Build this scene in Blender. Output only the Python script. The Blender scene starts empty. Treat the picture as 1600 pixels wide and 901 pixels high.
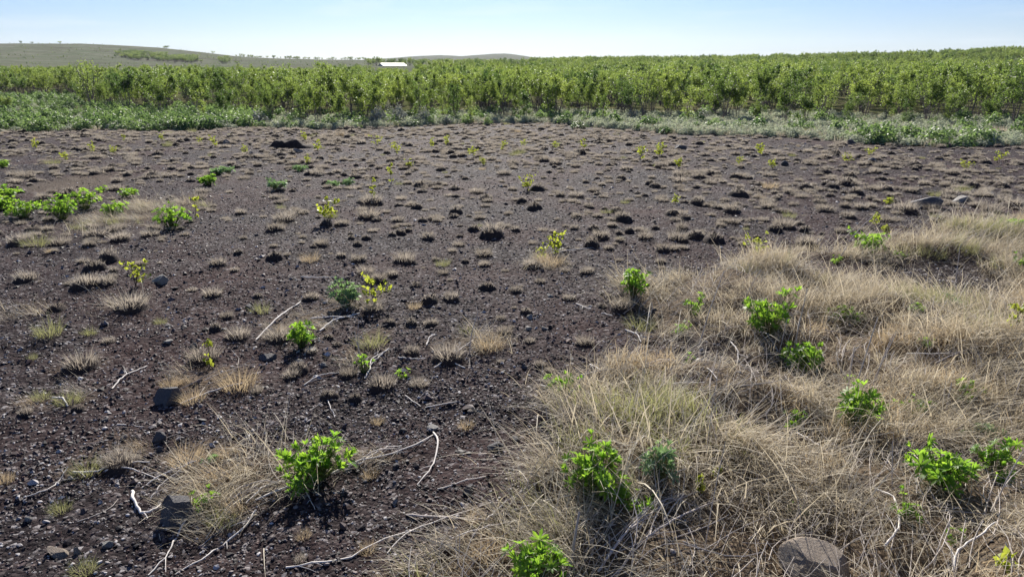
import bpy, math, random
import numpy as np
from mathutils import Vector, Matrix

rng = np.random.default_rng(7)
random.seed(7)
scene = bpy.context.scene
col = scene.collection
R = math.radians

# ------------------------------------------------------------------ camera
CAM_Z, PITCH, FPX = 2.0, R(17.5), 1111.0          # FPX: focal length in pixels of the 1600x901 photograph
cam_d = bpy.data.cameras.new('camera')
cam_d.sensor_width = 36.0
cam_d.lens = 36.0 * FPX / 1600.0
cam_d.clip_start = 0.05
cam_d.clip_end = 30000
cam = bpy.data.objects.new('camera', cam_d)
cam.location = (0, 0, CAM_Z)
cam.rotation_euler = (R(90) - PITCH, 0, 0)
col.objects.link(cam)
scene.camera = cam

# ------------------------------------------------------------------ sky and sun
SUN_EL, SUN_AZ = R(30), R(-3.5)                    # azimuth measured from +Y towards +X
world = bpy.data.worlds.new('World')
scene.world = world
world.use_nodes = True
wt = world.node_tree
wt.nodes.clear()
w_out = wt.nodes.new('ShaderNodeOutputWorld')
w_bg = wt.nodes.new('ShaderNodeBackground')
w_sky = wt.nodes.new('ShaderNodeTexSky')
w_sky.sky_type = 'NISHITA'
w_sky.sun_disc = False
w_sky.sun_elevation = SUN_EL
w_sky.sun_rotation = SUN_AZ
w_sky.altitude = 50
w_sky.air_density = 1.0
w_sky.dust_density = 0.3
w_sky.ozone_density = 4.0
w_bg.inputs['Strength'].default_value = 0.053
w_tint = wt.nodes.new('ShaderNodeMix'); w_tint.data_type = 'RGBA'; w_tint.blend_type = 'MULTIPLY'   # the camera's cool white balance
w_tint.inputs[0].default_value = 1.0
w_tint.inputs[7].default_value = (0.57, 0.71, 1.0, 1)
wt.links.new(w_sky.outputs[0], w_tint.inputs[6])
w_tc = wt.nodes.new('ShaderNodeTexCoord'); w_mp = wt.nodes.new('ShaderNodeMapping'); w_mp.inputs['Scale'].default_value = (3.0, 3.0, 26.0); w_mp.inputs['Location'].default_value = (.4, .1, .35)
w_no = wt.nodes.new('ShaderNodeTexNoise'); w_no.inputs['Scale'].default_value = 1.6; w_no.inputs['Detail'].default_value = 5
w_rp = wt.nodes.new('ShaderNodeMapRange'); w_rp.inputs['From Min'].default_value = .56; w_rp.inputs['From Max'].default_value = .80; w_rp.inputs['To Max'].default_value = .32
w_cl = wt.nodes.new('ShaderNodeMix'); w_cl.data_type = 'RGBA'; w_cl.blend_type = 'MIX'           # thin wisps of cirrus
w_cl.inputs[7].default_value = (9.5, 9.8, 10.2, 1)
wt.links.new(w_tc.outputs['Generated'], w_mp.inputs['Vector']); wt.links.new(w_mp.outputs[0], w_no.inputs['Vector']); wt.links.new(w_no.outputs[0], w_rp.inputs['Value'])
wt.links.new(w_rp.outputs[0], w_cl.inputs[0]); wt.links.new(w_tint.outputs[2], w_cl.inputs[6])
wt.links.new(w_cl.outputs[2], w_bg.inputs[0])
wt.links.new(w_bg.outputs[0], w_out.inputs[0])

sun_d = bpy.data.lights.new('sun', 'SUN')
sun_d.energy = 5.0
sun_d.angle = R(0.53)
sun_d.color = (1.0, 0.94, 0.85)
sun = bpy.data.objects.new('sun', sun_d)
sun_dir = Vector((math.sin(SUN_AZ) * math.cos(SUN_EL), math.cos(SUN_AZ) * math.cos(SUN_EL), math.sin(SUN_EL)))
sun.rotation_euler = (-sun_dir).to_track_quat('-Z', 'Y').to_euler()
sun.location = (0, 0, 60)
col.objects.link(sun)

scene.view_settings.view_transform = 'Standard'
scene.view_settings.look = 'None'
scene.view_settings.gamma = 1
scene.view_settings.exposure = 1.0
scene.view_settings.use_curve_mapping = False
scene.render.engine = 'CYCLES'
scene.cycles.max_bounces = 8
scene.cycles.transparent_max_bounces = 8
scene.cycles.use_denoising = True

# ------------------------------------------------------------------ numpy noise
def _h(ix, iy, s):
    n = (ix.astype(np.int64) * 374761393 + iy.astype(np.int64) * 668265263 + s * 1442695041) & 0xffffffff
    n = ((n ^ (n >> 13)) * 1274126177) & 0xffffffff
    return ((n ^ (n >> 16)) & 0xffff) / 65535.0

def vnoise(x, y, s=0):
    x = np.asarray(x, float); y = np.asarray(y, float)
    ix = np.floor(x); iy = np.floor(y)
    fx = x - ix; fy = y - iy
    ux = fx * fx * (3 - 2 * fx); uy = fy * fy * (3 - 2 * fy)
    a = _h(ix, iy, s); b = _h(ix + 1, iy, s); c = _h(ix, iy + 1, s); d = _h(ix + 1, iy + 1, s)
    return (a * (1 - ux) + b * ux) * (1 - uy) + (c * (1 - ux) + d * ux) * uy

def fbm(x, y, s=0, o=4):
    v = 0; a = 0.5; t = 0
    for i in range(o):
        v = v + a * vnoise(x * 2 ** i, y * 2 ** i, s + i); t += a; a *= 0.5
    return v / t * 2 - 1

def sstep(a, b, x):
    t = np.clip((x - a) / (b - a), 0, 1)
    return t * t * (3 - 2 * t)

# ------------------------------------------------------------------ photo pixel -> direction -> ground
CP, SP = math.cos(PITCH), math.sin(PITCH)
def ray(px, py):
    u = (px - 800) / FPX; v = (450.5 - py) / FPX
    return np.array((u, CP + v * SP, -SP + v * CP))

def az_of(px):                                      # azimuth of a column at the horizon
    d = ray(px, 100); return math.atan2(d[0], d[1])

def elev_z(px, py, r):                              # height seen at that pixel at horizontal distance r
    d = ray(px, py); return CAM_Z + r * d[2] / math.hypot(d[0], d[1])

def base_slope(y):
    return -0.022 * (np.clip(y, 8, 35) - 8)

# far terrain: heights at some distances for each azimuth, taken from the skyline
_t = lambda tab, r: (np.array([az_of(p) for p, _ in tab]), np.array([elev_z(p, q, r) for p, q in tab]))
FAR = [
    (300., _t([(-900, 100), (0, 103), (560, 104), (780, 104), (900, 101), (1000, 100.5), (1200, 98), (1400, 94), (1600, 87.5), (2000, 84), (2600, 84)], 300.)),
    (900., _t([(-900, 70), (-200, 71), (0, 70), (130, 69.5), (250, 76), (330, 85), (380, 90), (460, 93), (560, 95), (700, 98), (900, 98), (1200, 97), (1600, 91), (2600, 91)], 900.)),
    (2600., _t([(-900, 90), (450, 97), (560, 95), (610, 91.5), (650, 88.5), (690, 87), (720, 88.6), (750, 86.5), (788, 84.5), (812, 87), (850, 92.5), (910, 95.5), (1000, 97), (1600, 95), (2600, 95)], 2600.)),
    (4600., _t([(-900, 99), (2600, 99)], 4600.)),
]

STRAW_PX = [(615, 905), (690, 850), (760, 785), (850, 705), (862, 640), (905, 600), (1000, 560), (1015, 540), (958, 490), (975, 452), (1080, 432), (1200, 402), (1300, 388), (1420, 372), (1600, 345)]
def _flat(px, py):
    d = ray(px, py); t = CAM_Z / -d[2]
    for _ in range(12):
        t = (CAM_Z - base_slope(d[1] * t)) / -d[2]
    return d[0] * t, d[1] * t
STRAW = [_flat(*p) for p in STRAW_PX]
STRAW = np.array([(STRAW[0][0] - .15, -3.)] + STRAW + [(16, 12.5), (16, -3.)])

def in_poly(x, y, P):
    c = np.zeros(np.shape(x), bool); n = len(P); j = n - 1
    for i in range(n):
        xi, yi = P[i]; xj, yj = P[j]
        hit = ((yi > y) != (yj > y)) & (x < (xj - xi) * (y - yi) / (yj - yi + 1e-12) + xi)
        c ^= hit; j = i
    return c

def poly_dist(x, y, P):                             # signed distance, positive inside
    d = np.full(np.shape(x), 1e9)
    for i in range(len(P)):
        a = P[i - 1]; b = P[i]; ab = b - a
        t = np.clip(((x - a[0]) * ab[0] + (y - a[1]) * ab[1]) / (ab @ ab), 0, 1)
        d = np.minimum(d, np.hypot(x - a[0] - t * ab[0], y - a[1] - t * ab[1]))
    return np.where(in_poly(x, y, P), d, -d)

# straw mats lying out on the gravel: (px, py, half width px, half depth px, amount)
MATS_PX = [(345, 730, 150, 50, .8), (330, 785, 50, 30, .6), (560, 715, 95, 22, .6), (470, 505, 75, 32, .8), (585, 535, 35, 30, .7), (735, 540, 75, 22, .7),
           (345, 590, 75, 26, .8), (215, 330, 95, 24, .7), (110, 285, 90, 16, .6), (550, 470, 60, 20, .6), (130, 565, 45, 16, .5), (70, 625, 60, 16, .35),
           (170, 720, 60, 24, .5), (860, 412, 45, 12, .6), (205, 475, 45, 14, .4), (760, 830, 60, 40, .5), (20, 480, 40, 20, .25)]
MATS = []
for px, py, hw, hd, am in MATS_PX:
    cx, cy = _flat(px, py); x1, _ = _flat(px + hw, py); _, y1 = _flat(px, py - hd)
    MATS.append((cx, cy, x1 - cx, y1 - cy, am))

BARE_PX = [(1455, 432, 120, 24), (1085, 560, 75, 22), (1170, 590, 40, 16), (1290, 415, 40, 9)]
BARE = []
for px, py, hw, hd in BARE_PX:
    cx, cy = _flat(px, py); x1, _ = _flat(px + hw, py); _, y1 = _flat(px, py - hd)
    BARE.append((cx, cy, (x1 - cx) * 1.25, (y1 - cy) * 1.4))

def straw_pair(x, y):
    """amount of dead grass (verge and mats, verge only); both are zero beyond the near ground"""
    x = np.asarray(x, float); y = np.asarray(y, float)
    S, S0 = np.zeros(x.shape), np.zeros(x.shape)
    k = (y < 15) & (y > -4) & (x > -9) & (x < 17)
    if not k.any(): return S, S0
    x, y = x[k], y[k]
    wx = x + 0.22 * fbm(x * 2.2, y * 2.2, 31, 3); wy = y + 0.3 * fbm(x * 2.2, y * 2.2, 41, 3)
    s = sstep(-.06, .22, poly_dist(wx, wy, STRAW))
    for cx, cy, a, b in BARE:
        q = ((wx - cx) / a) ** 2 + ((wy - cy) / b) ** 2
        s = s * (1 - .96 * np.exp(-q * q))
    S0[k] = s
    for cx, cy, a, b, am in MATS:
        q = ((wx - cx) / a) ** 2 + ((wy - cy) / b) ** 2
        s = np.maximum(s, am * sstep(1.15, .35, np.sqrt(q)))
    S[k] = s
    return S, S0
def straw_amt(x, y): return straw_pair(x, y)[0]

# near edge of the meadow band beyond the gravel
EDGE_PX = [(-500, 212), (0, 207), (150, 203), (250, 204), (400, 199), (520, 202), (640, 197), (720, 193), (850, 191), (960, 201), (1100, 211), (1250, 214), (1330, 222), (1480, 228), (1600, 224), (2100, 224)]
EDGE = np.array([_flat(*p) for p in EDGE_PX])
EDGE_AZ = np.arctan2(EDGE[:, 0], EDGE[:, 1]); EDGE_R = np.hypot(EDGE[:, 0], EDGE[:, 1])
WOOD_PX = [(-500, 150), (0, 151), (118, 153), (135, 168), (200, 180), (300, 183), (400, 190), (520, 196), (700, 189), (840, 185), (900, 187), (1000, 191), (1080, 191), (1200, 188), (1380, 193), (1600, 197), (2100, 197)]
WOOD = np.array([_flat(*p) for p in WOOD_PX])
WOOD_AZ = np.arctan2(WOOD[:, 0], WOOD[:, 1]); WOOD_R = np.hypot(WOOD[:, 0], WOOD[:, 1])

def meadow_amt(x, y):
    r = np.hypot(x, y); az = np.arctan2(x, y)
    e = np.interp(az, EDGE_AZ, EDGE_R)
    return sstep(-.5, 1.0, r - e + 1.3 * fbm(x * .5, y * .5, 61, 3))

def height(x, y, micro=True):
    x = np.asarray(x, float); y = np.asarray(y, float)
    r = np.hypot(x, y); az = np.arctan2(x, y)
    z = base_slope(np.where(np.abs(az) < 1.4, y, 0) * 1.0)
    prev_r, prev_z = 100., np.full(x.shape, -0.594)
    zf = prev_z
    for rr, (ta, tz) in (FAR if r.max() > 100 else ()):
        h = np.interp(az, ta, tz)
        k = sstep(0, 1, (r - prev_r) / (rr - prev_r))
        zf = np.where(r > prev_r, prev_z * (1 - k) + h * k, zf)
        prev_r, prev_z = rr, h
    z = np.where(r > 100, zf, z)
    z = z + np.where(r > 200, fbm(x / 60, y / 60, 5, 3) * np.clip((r - 200) / 900, 0, 1) * 1.6, 0)
    near = np.clip(1.2 - r / 60, 0, 1)
    z = z + near * 0.05 * fbm(x / 2.6, y / 2.6, 11, 3)
    if micro:
        s, s0 = straw_pair(x, y)
        z = z + near * s0 * (0.19 * fbm(x * 1.5, y * 1.5, 21, 3) + 0.07)
        g = near * (1 - .6 * s)
        z = z + g * (0.026 * fbm(x * 2.3, y * 2.3, 12, 3) + 0.016 * fbm(x * 9, y * 9, 14, 3))
    return z

def Hs(x, y):
    return float(height(np.array([x]), np.array([y]))[0])

def at(px, py):                                     # the ground point under a pixel
    d = ray(px, py); x, y = _flat(px, py)
    t = y / d[1]
    for _ in range(5):
        t = .5 * t + .5 * (CAM_Z - Hs(d[0] * t, d[1] * t)) / -d[2]
    x, y = d[0] * t, d[1] * t
    return Vector((x, y, Hs(x, y)))

def ppm(p):                                         # photo pixels per metre at a point
    return FPX / ((p.y) * CP + (CAM_Z - p.z) * SP)

# ------------------------------------------------------------------ mesh helpers
def np_mesh(name, V, F, mats=(), smooth=False, **attrs):
    """V (n,3), F (m,k) with one polygon size; attrs: per-vertex float arrays (n,) or (n,3)."""
    V = np.asarray(V, np.float32); F = np.asarray(F, np.int32)
    me = bpy.data.meshes.new(name)
    me.vertices.add(len(V)); me.vertices.foreach_set('co', V.ravel())
    if len(F):
        k = F.shape[1]
        me.loops.add(F.size); me.loops.foreach_set('vertex_index', F.ravel())
        me.polygons.add(len(F)); me.polygons.foreach_set('loop_start', np.arange(0, F.size, k, dtype=np.int32))
        me.polygons.foreach_set('use_smooth', np.full(len(F), smooth))
    for a, v in attrs.items():
        v = np.asarray(v)
        if v.ndim == 2:
            at_ = me.attributes.new(a, 'FLOAT_VECTOR', 'POINT'); at_.data.foreach_set('vector', v.astype(np.float32).ravel())
        elif v.dtype.kind == 'i':
            at_ = me.attributes.new(a, 'INT', 'POINT'); at_.data.foreach_set('value', v.astype(np.int32))
        else:
            at_ = me.attributes.new(a, 'FLOAT', 'POINT'); at_.data.foreach_set('value', v.astype(np.float32))
    for m in mats:
        me.materials.append(m)
    me.update(calc_edges=True)
    me.validate()
    return me

def obj(name, me, parent=None, loc=None, link=True):
    o = bpy.data.objects.new(name, me)
    if link: col.objects.link(o)
    if parent: o.parent = parent
    if loc is not None: o.location = loc
    return o

def empty(name, loc, rz=0, s=1):
    o = bpy.data.objects.new(name, None); o.empty_display_size = .05
    col.objects.link(o); o.location = loc; o.rotation_euler = (0, 0, rz); o.scale = (s, s, s) if not hasattr(s, '__len__') else s
    return o

def tag(o, label=None, cat=None, group=None, kind=None):
    for k, v in (('label', label), ('category', cat), ('group', group), ('kind', kind)):
        if v: o[k] = v
    return o

def join(parts):                                    # [(V, F, tint)] with equal polygon size -> one
    V, F, T, n = [], [], [], 0
    for v, f, t in parts:
        V.append(v); F.append(f + n); T.append(t); n += len(v)
    return np.concatenate(V), np.concatenate(F), np.concatenate(T)

def blades(root, azim, lean0, lean1, L, W, nseg=3, twist=None):
    """ribbons growing from root, leaning towards azim, bending from lean0 to lean1 (from vertical)."""
    n = len(root)
    s = np.linspace(0, 1, nseg + 1)
    th = lean0[:, None] + (lean1 - lean0)[:, None] * s[None]
    ds = (L / nseg)[:, None]
    hx = np.concatenate([np.zeros((n, 1)), np.cumsum(np.sin((th[:, 1:] + th[:, :-1]) / 2) * ds, 1)], 1)
    hz = np.concatenate([np.zeros((n, 1)), np.cumsum(np.cos((th[:, 1:] + th[:, :-1]) / 2) * ds, 1)], 1)
    ca, sa = np.cos(azim)[:, None], np.sin(azim)[:, None]
    c = np.stack([root[:, :1] + hx * ca, root[:, 1:2] + hx * sa, root[:, 2:3] + hz], 2)
    tw = rng.uniform(-1.2, 1.2, n) if twist is None else twist
    wd = np.stack([-np.sin(azim + tw), np.cos(azim + tw), 0.25 * np.sin(tw * 3)], 1)
    w = (W[:, None] * (1 - .85 * s ** 1.5)[None])[:, :, None] * wd[:, None, :] * .5
    V = np.stack([c - w, c + w], 2).reshape(n, -1, 3)
    k = (nseg + 1) * 2
    q = np.array([[2 * i, 2 * i + 1, 2 * i + 3, 2 * i + 2] for i in range(nseg)])
    F = (np.arange(n)[:, None, None] * k + q[None]).reshape(-1, 4)
    T = np.repeat(rng.random(n), k)
    return V.reshape(-1, 3), F, T

def tube(pts, rad, sides=5, tint=.5):
    pts = np.asarray(pts, float); n = len(pts)
    rad = np.broadcast_to(np.asarray(rad, float), (n,))
    tg = np.gradient(pts, axis=0); tg /= np.linalg.norm(tg, axis=1)[:, None] + 1e-9
    up = np.where(np.abs(tg[:, 2:3]) > .9, np.array([[1., 0, 0]]), np.array([[0, 0, 1.]]))
    a = np.cross(tg, up); a /= np.linalg.norm(a, axis=1)[:, None] + 1e-9
    b = np.cross(tg, a)
    an = np.linspace(0, 2 * math.pi, sides, endpoint=False)
    V = pts[:, None] + rad[:, None, None] * (np.cos(an)[None, :, None] * a[:, None] + np.sin(an)[None, :, None] * b[:, None])
    F = []
    for i in range(n - 1):
        for j in range(sides):
            F.append((i * sides + j, i * sides + (j + 1) % sides, (i + 1) * sides + (j + 1) % sides, (i + 1) * sides + j))
    return V.reshape(-1, 3), np.array(F), np.full(n * sides, tint)

def smooth_line(P, n=14):
    P = np.asarray(P, float)
    if len(P) < 3:
        t = np.linspace(0, 1, 5)[:, None]; return P[0] * (1 - t) + P[-1] * t
    s = np.r_[0, np.cumsum(np.linalg.norm(np.diff(P, axis=0), axis=1))]
    Q = []
    m = np.gradient(P, s, axis=0)
    for t in np.linspace(0, s[-1], n):
        i = min(max(np.searchsorted(s, t) - 1, 0), len(P) - 2)
        h = s[i + 1] - s[i]; u = (t - s[i]) / h
        Q.append((2 * u ** 3 - 3 * u ** 2 + 1) * P[i] + (u ** 3 - 2 * u ** 2 + u) * h * m[i] + (-2 * u ** 3 + 3 * u ** 2) * P[i + 1] + (u ** 3 - u ** 2) * h * m[i + 1])
    return np.array(Q)

# ------------------------------------------------------------------ materials
class NT:
    def __init__(s, name):
        s.m = bpy.data.materials.new(name); s.m.use_nodes = True
        s.t = s.m.node_tree; s.t.nodes.clear()
        s.out = s.n('OutputMaterial')
    def n(s, typ, **kw):
        x = s.t.nodes.new('ShaderNode' + typ)
        for k, v in kw.items(): setattr(x, k, v)
        return x
    def l(s, a, b): s.t.links.new(a, b)
    def noise(s, vec, scale, detail=4, rough=.55):
        x = s.n('TexNoise'); x.inputs['Scale'].default_value = scale; x.inputs['Detail'].default_value = detail; x.inputs['Roughness'].default_value = rough
        if vec: s.l(vec, x.inputs['Vector'])
        return x
    def ramp(s, fac, stops, interp='LINEAR'):
        x = s.n('ValToRGB'); x.color_ramp.interpolation = interp
        e = x.color_ramp.elements
        while len(e) < len(stops): e.new(.5)
        for i, (p, c) in enumerate(stops):
            e[i].position = p; e[i].color = (*c, 1) if len(c) == 3 else c
        s.l(fac, x.inputs[0]); return x
    def mix(s, fac, a, b, typ='MIX'):
        x = s.n('Mix', data_type='RGBA', blend_type=typ)
        for sock, v in ((x.inputs[0], fac), (x.inputs[6], a), (x.inputs[7], b)):
            if isinstance(v, bpy.types.NodeSocket): s.l(v, sock)
            elif isinstance(v, (int, float)): sock.default_value = v
            else: sock.default_value = (*v, 1)
        return x.outputs[2]
    def math(s, op, a, b=0, clamp=False):
        x = s.n('Math', operation=op, use_clamp=clamp)
        for sock, v in ((x.inputs[0], a), (x.inputs[1], b)):
            if isinstance(v, bpy.types.NodeSocket): s.l(v, sock)
            else: sock.default_value = v
        return x.outputs[0]
    def attr(s, name, typ='GEOMETRY'):
        return s.n('Attribute', attribute_name=name, attribute_type=typ)
    def principled(s, base, rough=.7, spec=.3, normal=None):
        b = s.n('BsdfPrincipled')
        if isinstance(base, bpy.types.NodeSocket): s.l(base, b.inputs['Base Color'])
        else: b.inputs['Base Color'].default_value = (*base, 1)
        if isinstance(rough, bpy.types.NodeSocket): s.l(rough, b.inputs['Roughness'])
        else: b.inputs['Roughness'].default_value = rough
        b.inputs['Specular IOR Level'].default_value = spec
        if normal: s.l(normal, b.inputs['Normal'])
        return b
    def done(s, shader):
        s.l(shader, s.out.inputs[0]); return s.m

def foliage_mat(name, c0, c1, trans, tcol, rough=.55, spec=.3, obj_var=.25, tlow=None):
    """leaf colour from c0 to c1 by the per-leaf tint and a per-plant random, with light coming through."""
    t = NT(name)
    tint = t.attr('tint').outputs['Fac']
    oi = t.n('ObjectInfo').outputs['Random']
    f = t.math('ADD', t.math('MULTIPLY', tint, 1 - obj_var), t.math('MULTIPLY', oi, obj_var))
    c = t.mix(f, c0, c1)
    p = t.principled(c, rough, spec)
    tr = t.n('BsdfTranslucent')
    t.l(t.mix(f, tlow or tuple(v * .7 for v in tcol), tcol), tr.inputs[0])
    mx = t.n('MixShader'); mx.inputs[0].default_value = trans
    t.l(p.outputs[0], mx.inputs[1]); t.l(tr.outputs[0], mx.inputs[2])
    return t.done(mx.outputs[0])

M_straw = foliage_mat('dry_straw', (.20, .165, .12), (.84, .76, .59), .34, (.78, .68, .49), .6, .25, .2, (.28, .235, .165))
M_gold = foliage_mat('golden_straw', (.28, .21, .13), (.68, .55, .37), .38, (.68, .54, .34), .6, .25, .3)
M_tuft = foliage_mat('tuft_blades', (.14, .122, .10), (.54, .49, .41), .44, (.68, .60, .49), .6, .25, .35, (.26, .22, .17))
M_greentuft = foliage_mat('greening_blades', (.13, .15, .06), (.38, .37, .20), .42, (.42, .42, .18), .6, .25, .4)
M_lupine = foliage_mat('lupine_leaf', (.06, .145, .022), (.15, .27, .04), .54, (.44, .66, .06), .45, .3, .25, (.16, .36, .035))
M_lupine_pale = foliage_mat('lupine_leaf_pale', (.11, .18, .09), (.21, .30, .16), .42, (.30, .48, .17), .5, .4, .25)
M_meadow = foliage_mat('meadow_leaf', (.055, .10, .035), (.20, .28, .11), .42, (.36, .50, .15), .5, .3, .5, (.09, .18, .05))
M_sage = foliage_mat('sage_leaf', (.18, .205, .15), (.44, .47, .35), .40, (.48, .53, .34), .6, .3, .5)
M_willow = foliage_mat('grey_willow_leaf', (.16, .17, .15), (.36, .37, .32), .30, (.32, .34, .26), .6, .3, .3)
M_birch = foliage_mat('birch_leaf', (.035, .075, .026), (.165, .225, .055), .46, (.46, .57, .11), .45, .3, .66, (.065, .15, .035))
M_birch_far = foliage_mat('birch_leaf_far', (.05, .10, .03), (.115, .175, .045), .45, (.20, .30, .05), .5, .3, .6)
M_sapling = foliage_mat('sapling_leaf', (.12, .18, .02), (.28, .32, .04), .52, (.54, .60, .07), .45, .3, .3)

def wood_mat(name, a, b):
    t = NT(name)
    g = t.n('NewGeometry').outputs['Position']
    n = t.noise(g, 40, 4)
    tint = t.attr('tint').outputs['Fac']
    c = t.mix(t.math('ADD', t.math('MULTIPLY', n.outputs[0], .7), t.math('MULTIPLY', tint, .3)), a, b)
    bp = t.n('Bump'); bp.inputs['Strength'].default_value = .4; bp.inputs['Distance'].default_value = .004
    t.l(n.outputs[0], bp.inputs['Height'])
    return t.done(t.principled(c, .75, .25, bp.outputs[0]).outputs[0])
M_bark = wood_mat('birch_bark', (.05, .038, .04), (.24, .20, .195))
M_twig = wood_mat('sapling_bark', (.06, .04, .025), (.14, .09, .05))
M_stalk = wood_mat('bleached_stalk', (.48, .43, .38), (.82, .78, .72))
M_greystalk = wood_mat('grey_stalk', (.27, .23, .21), (.56, .51, .47))
M_litter = wood_mat('litter_stem', (.26, .215, .18), (.66, .60, .53))
M_petiole = foliage_mat('lupine_stem', (.10, .16, .04), (.20, .20, .07), .2, (.2, .3, .05))

def soil_mat():
    t = NT('mound_soil')
    g = t.n('NewGeometry').outputs['Position']
    n = t.noise(g, 55, 5, .65); n2 = t.noise(g, 5, 3)
    c = t.mix(n.outputs[0], (.014, .010, .009), (.060, .045, .038))
    c = t.mix(t.math('MULTIPLY', n2.outputs[0], .45), c, (.05, .030, .024))
    bp = t.n('Bump'); bp.inputs['Strength'].default_value = .9; bp.inputs['Distance'].default_value = .012
    t.l(n.outputs[0], bp.inputs['Height'])
    return t.done(t.principled(c, .9, .2, bp.outputs[0]).outputs[0])
M_soil = soil_mat()

def rock_mat(name, a, b, lichen=.3):
    t = NT(name)
    g = t.n('TexCoord').outputs['Object']
    n = t.noise(g, 9, 6, .65); n2 = t.noise(g, 60, 4, .7); n3 = t.noise(g, 16, 3)
    c = t.mix(n.outputs[0], a, b)
    c = t.mix(t.math('MULTIPLY', n2.outputs[0], .35), c, tuple(v * .35 for v in a))
    lf = t.ramp(n3.outputs[0], [(.58, (0, 0, 0)), (.68, (lichen,) * 3)])
    c = t.mix(lf.outputs[0], c, (.36, .35, .31))
    h = t.math('ADD', n.outputs[0], t.math('MULTIPLY', n2.outputs[0], .4))
    bp = t.n('Bump'); bp.inputs['Strength'].default_value = .8; bp.inputs['Distance'].default_value = .012
    t.l(h, bp.inputs['Height'])
    return t.done(t.principled(c, .75, .35, bp.outputs[0]).outputs[0])
M_rock = rock_mat('dark_rock', (.05, .048, .052), (.15, .14, .14))
M_rock_brown = rock_mat('brown_rock', (.16, .125, .095), (.38, .31, .24), .3)
M_rock_pale = rock_mat('pale_rock', (.18, .17, .155), (.40, .38, .34), .4)

def pebble_mat():
    t = NT('gravel_pebble')
    tint = t.attr('tint').outputs['Fac']
    c = t.ramp(tint, [(0, (.012, .010, .011)), (.42, (.036, .026, .028)), (.66, (.078, .055, .053)), (.78, (.095, .050, .042)), (.86, (.15, .13, .13)), (1, (.46, .44, .43))])
    g = t.n('NewGeometry').outputs['Position']
    n = t.noise(g, 220, 2)
    r = t.math('ADD', t.math('MULTIPLY', n.outputs[0], .3), .48)
    return t.done(t.principled(c.outputs[0], r, .24).outputs[0])
M_pebble = pebble_mat()

def ground_mat():
    t = NT('gravel_ground')
    pos = t.n('NewGeometry').outputs['Position']
    zone = t.attr('zone'); zs = t.n('SeparateXYZ'); t.l(zone.outputs['Vector'], zs.inputs[0])
    # gravel
    v1 = t.n('TexVoronoi'); v1.inputs['Scale'].default_value = 48; t.l(pos, v1.inputs['Vector'])
    v2 = t.n('TexVoronoi'); v2.inputs['Scale'].default_value = 22; t.l(pos, v2.inputs['Vector'])
    sx = t.n('SeparateXYZ'); t.l(v1.outputs['Color'], sx.inputs[0])
    sx2 = t.n('SeparateXYZ'); t.l(v2.outputs['Color'], sx2.inputs[0])
    peb = t.ramp(sx.outputs[0], [(0, (.007, .006, .007)), (.5, (.023, .017, .019)), (.8, (.052, .038, .038)), (.9, (.10, .085, .083)), (1, (.42, .40, .40))])  # palest cells: light stones, plus the gravel's sun sparkle painted into the colour
    peb2 = t.ramp(sx2.outputs[0], [(0, (.018, .014, .015)), (.85, (.042, .032, .033)), (1, (.20, .18, .175))])
    c = t.mix(.35, peb.outputs[0], peb2.outputs[0])
    big = t.noise(pos, .55, 4); mid = t.noise(pos, 3.5, 4)
    c = t.mix(t.ramp(big.outputs[0], [(.40, (0, 0, 0)), (.66, (.6,) * 3)]).outputs[0], c, (.066, .036, .033))
    c = t.mix(t.ramp(mid.outputs[0], [(.5, (0, 0, 0)), (.8, (.5,) * 3)]).outputs[0], c, (.016, .011, .011))
    # soil and litter below the dead grass
    ln = t.noise(pos, 30, 5, .7); ln2 = t.noise(pos, 120, 3, .7)
    lit = t.mix(ln.outputs[0], (.045, .032, .022), (.17, .125, .080))
    lit = t.mix(t.ramp(ln2.outputs[0], [(.55, (0, 0, 0)), (.66, (.8,) * 3)]).outputs[0], lit, (.34, .28, .19))
    c = t.mix(t.math('MULTIPLY', zs.outputs[0], .9), c, lit)
    # meadow floor
    mn = t.noise(pos, 1.1, 5, .6); mn2 = t.noise(pos, 9, 4, .6)
    mead = t.ramp(mn.outputs[0], [(.35, (.060, .080, .028)), (.5, (.115, .120, .060)), (.62, (.19, .165, .10)), (.75, (.10, .11, .05))])
    mead = t.mix(t.math('MULTIPLY', mn2.outputs[0], .6), mead.outputs[0], (.06, .065, .03))
    c = t.mix(zs.outputs[1], c, mead)
    # moorland far off
    sc = t.n('Mapping'); sc.inputs['Scale'].default_value = (.012, .030, .03); t.l(pos, sc.inputs['Vector'])
    hn = t.noise(sc.outputs[0], 1.6, 9, .68); hn2 = t.noise(pos, .11, 6, .7)
    moor = t.ramp(hn.outputs[0], [(.36, (.06, .052, .05)), (.44, (.165, .175, .125)), (.50, (.105, .13, .08)), (.56, (.20, .205, .155)), (.64, (.085, .07, .066))])
    moor = t.mix(t.ramp(hn2.outputs[0], [(.46, (0, 0, 0)), (.60, (.8,) * 3)]).outputs[0], moor.outputs[0], (.115, .12, .085))
    c = t.mix(zs.outputs[2], c, moor)
    # relief
    h = t.math('ADD', t.math('MULTIPLY', v1.outputs['Distance'], -.6), t.math('MULTIPLY', v2.outputs['Distance'], -.7))
    h = t.math('ADD', h, t.math('MULTIPLY', ln2.outputs[0], .5))
    bp = t.n('Bump'); bp.inputs['Strength'].default_value = .85; bp.inputs['Distance'].default_value = .022
    t.l(h, bp.inputs['Height'])
    r = t.ramp(sx.outputs[1], [(0, (.7,) * 3), (1, (.95,) * 3)])
    p = t.principled(c, r.outputs[0], .12, bp.outputs[0])
    t.l(t.math('MULTIPLY', t.math('SUBTRACT', 1, zs.outputs[1]), .05), p.inputs['Specular IOR Level'])
    return t.done(p.outputs[0])
M_ground = ground_mat()

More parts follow.
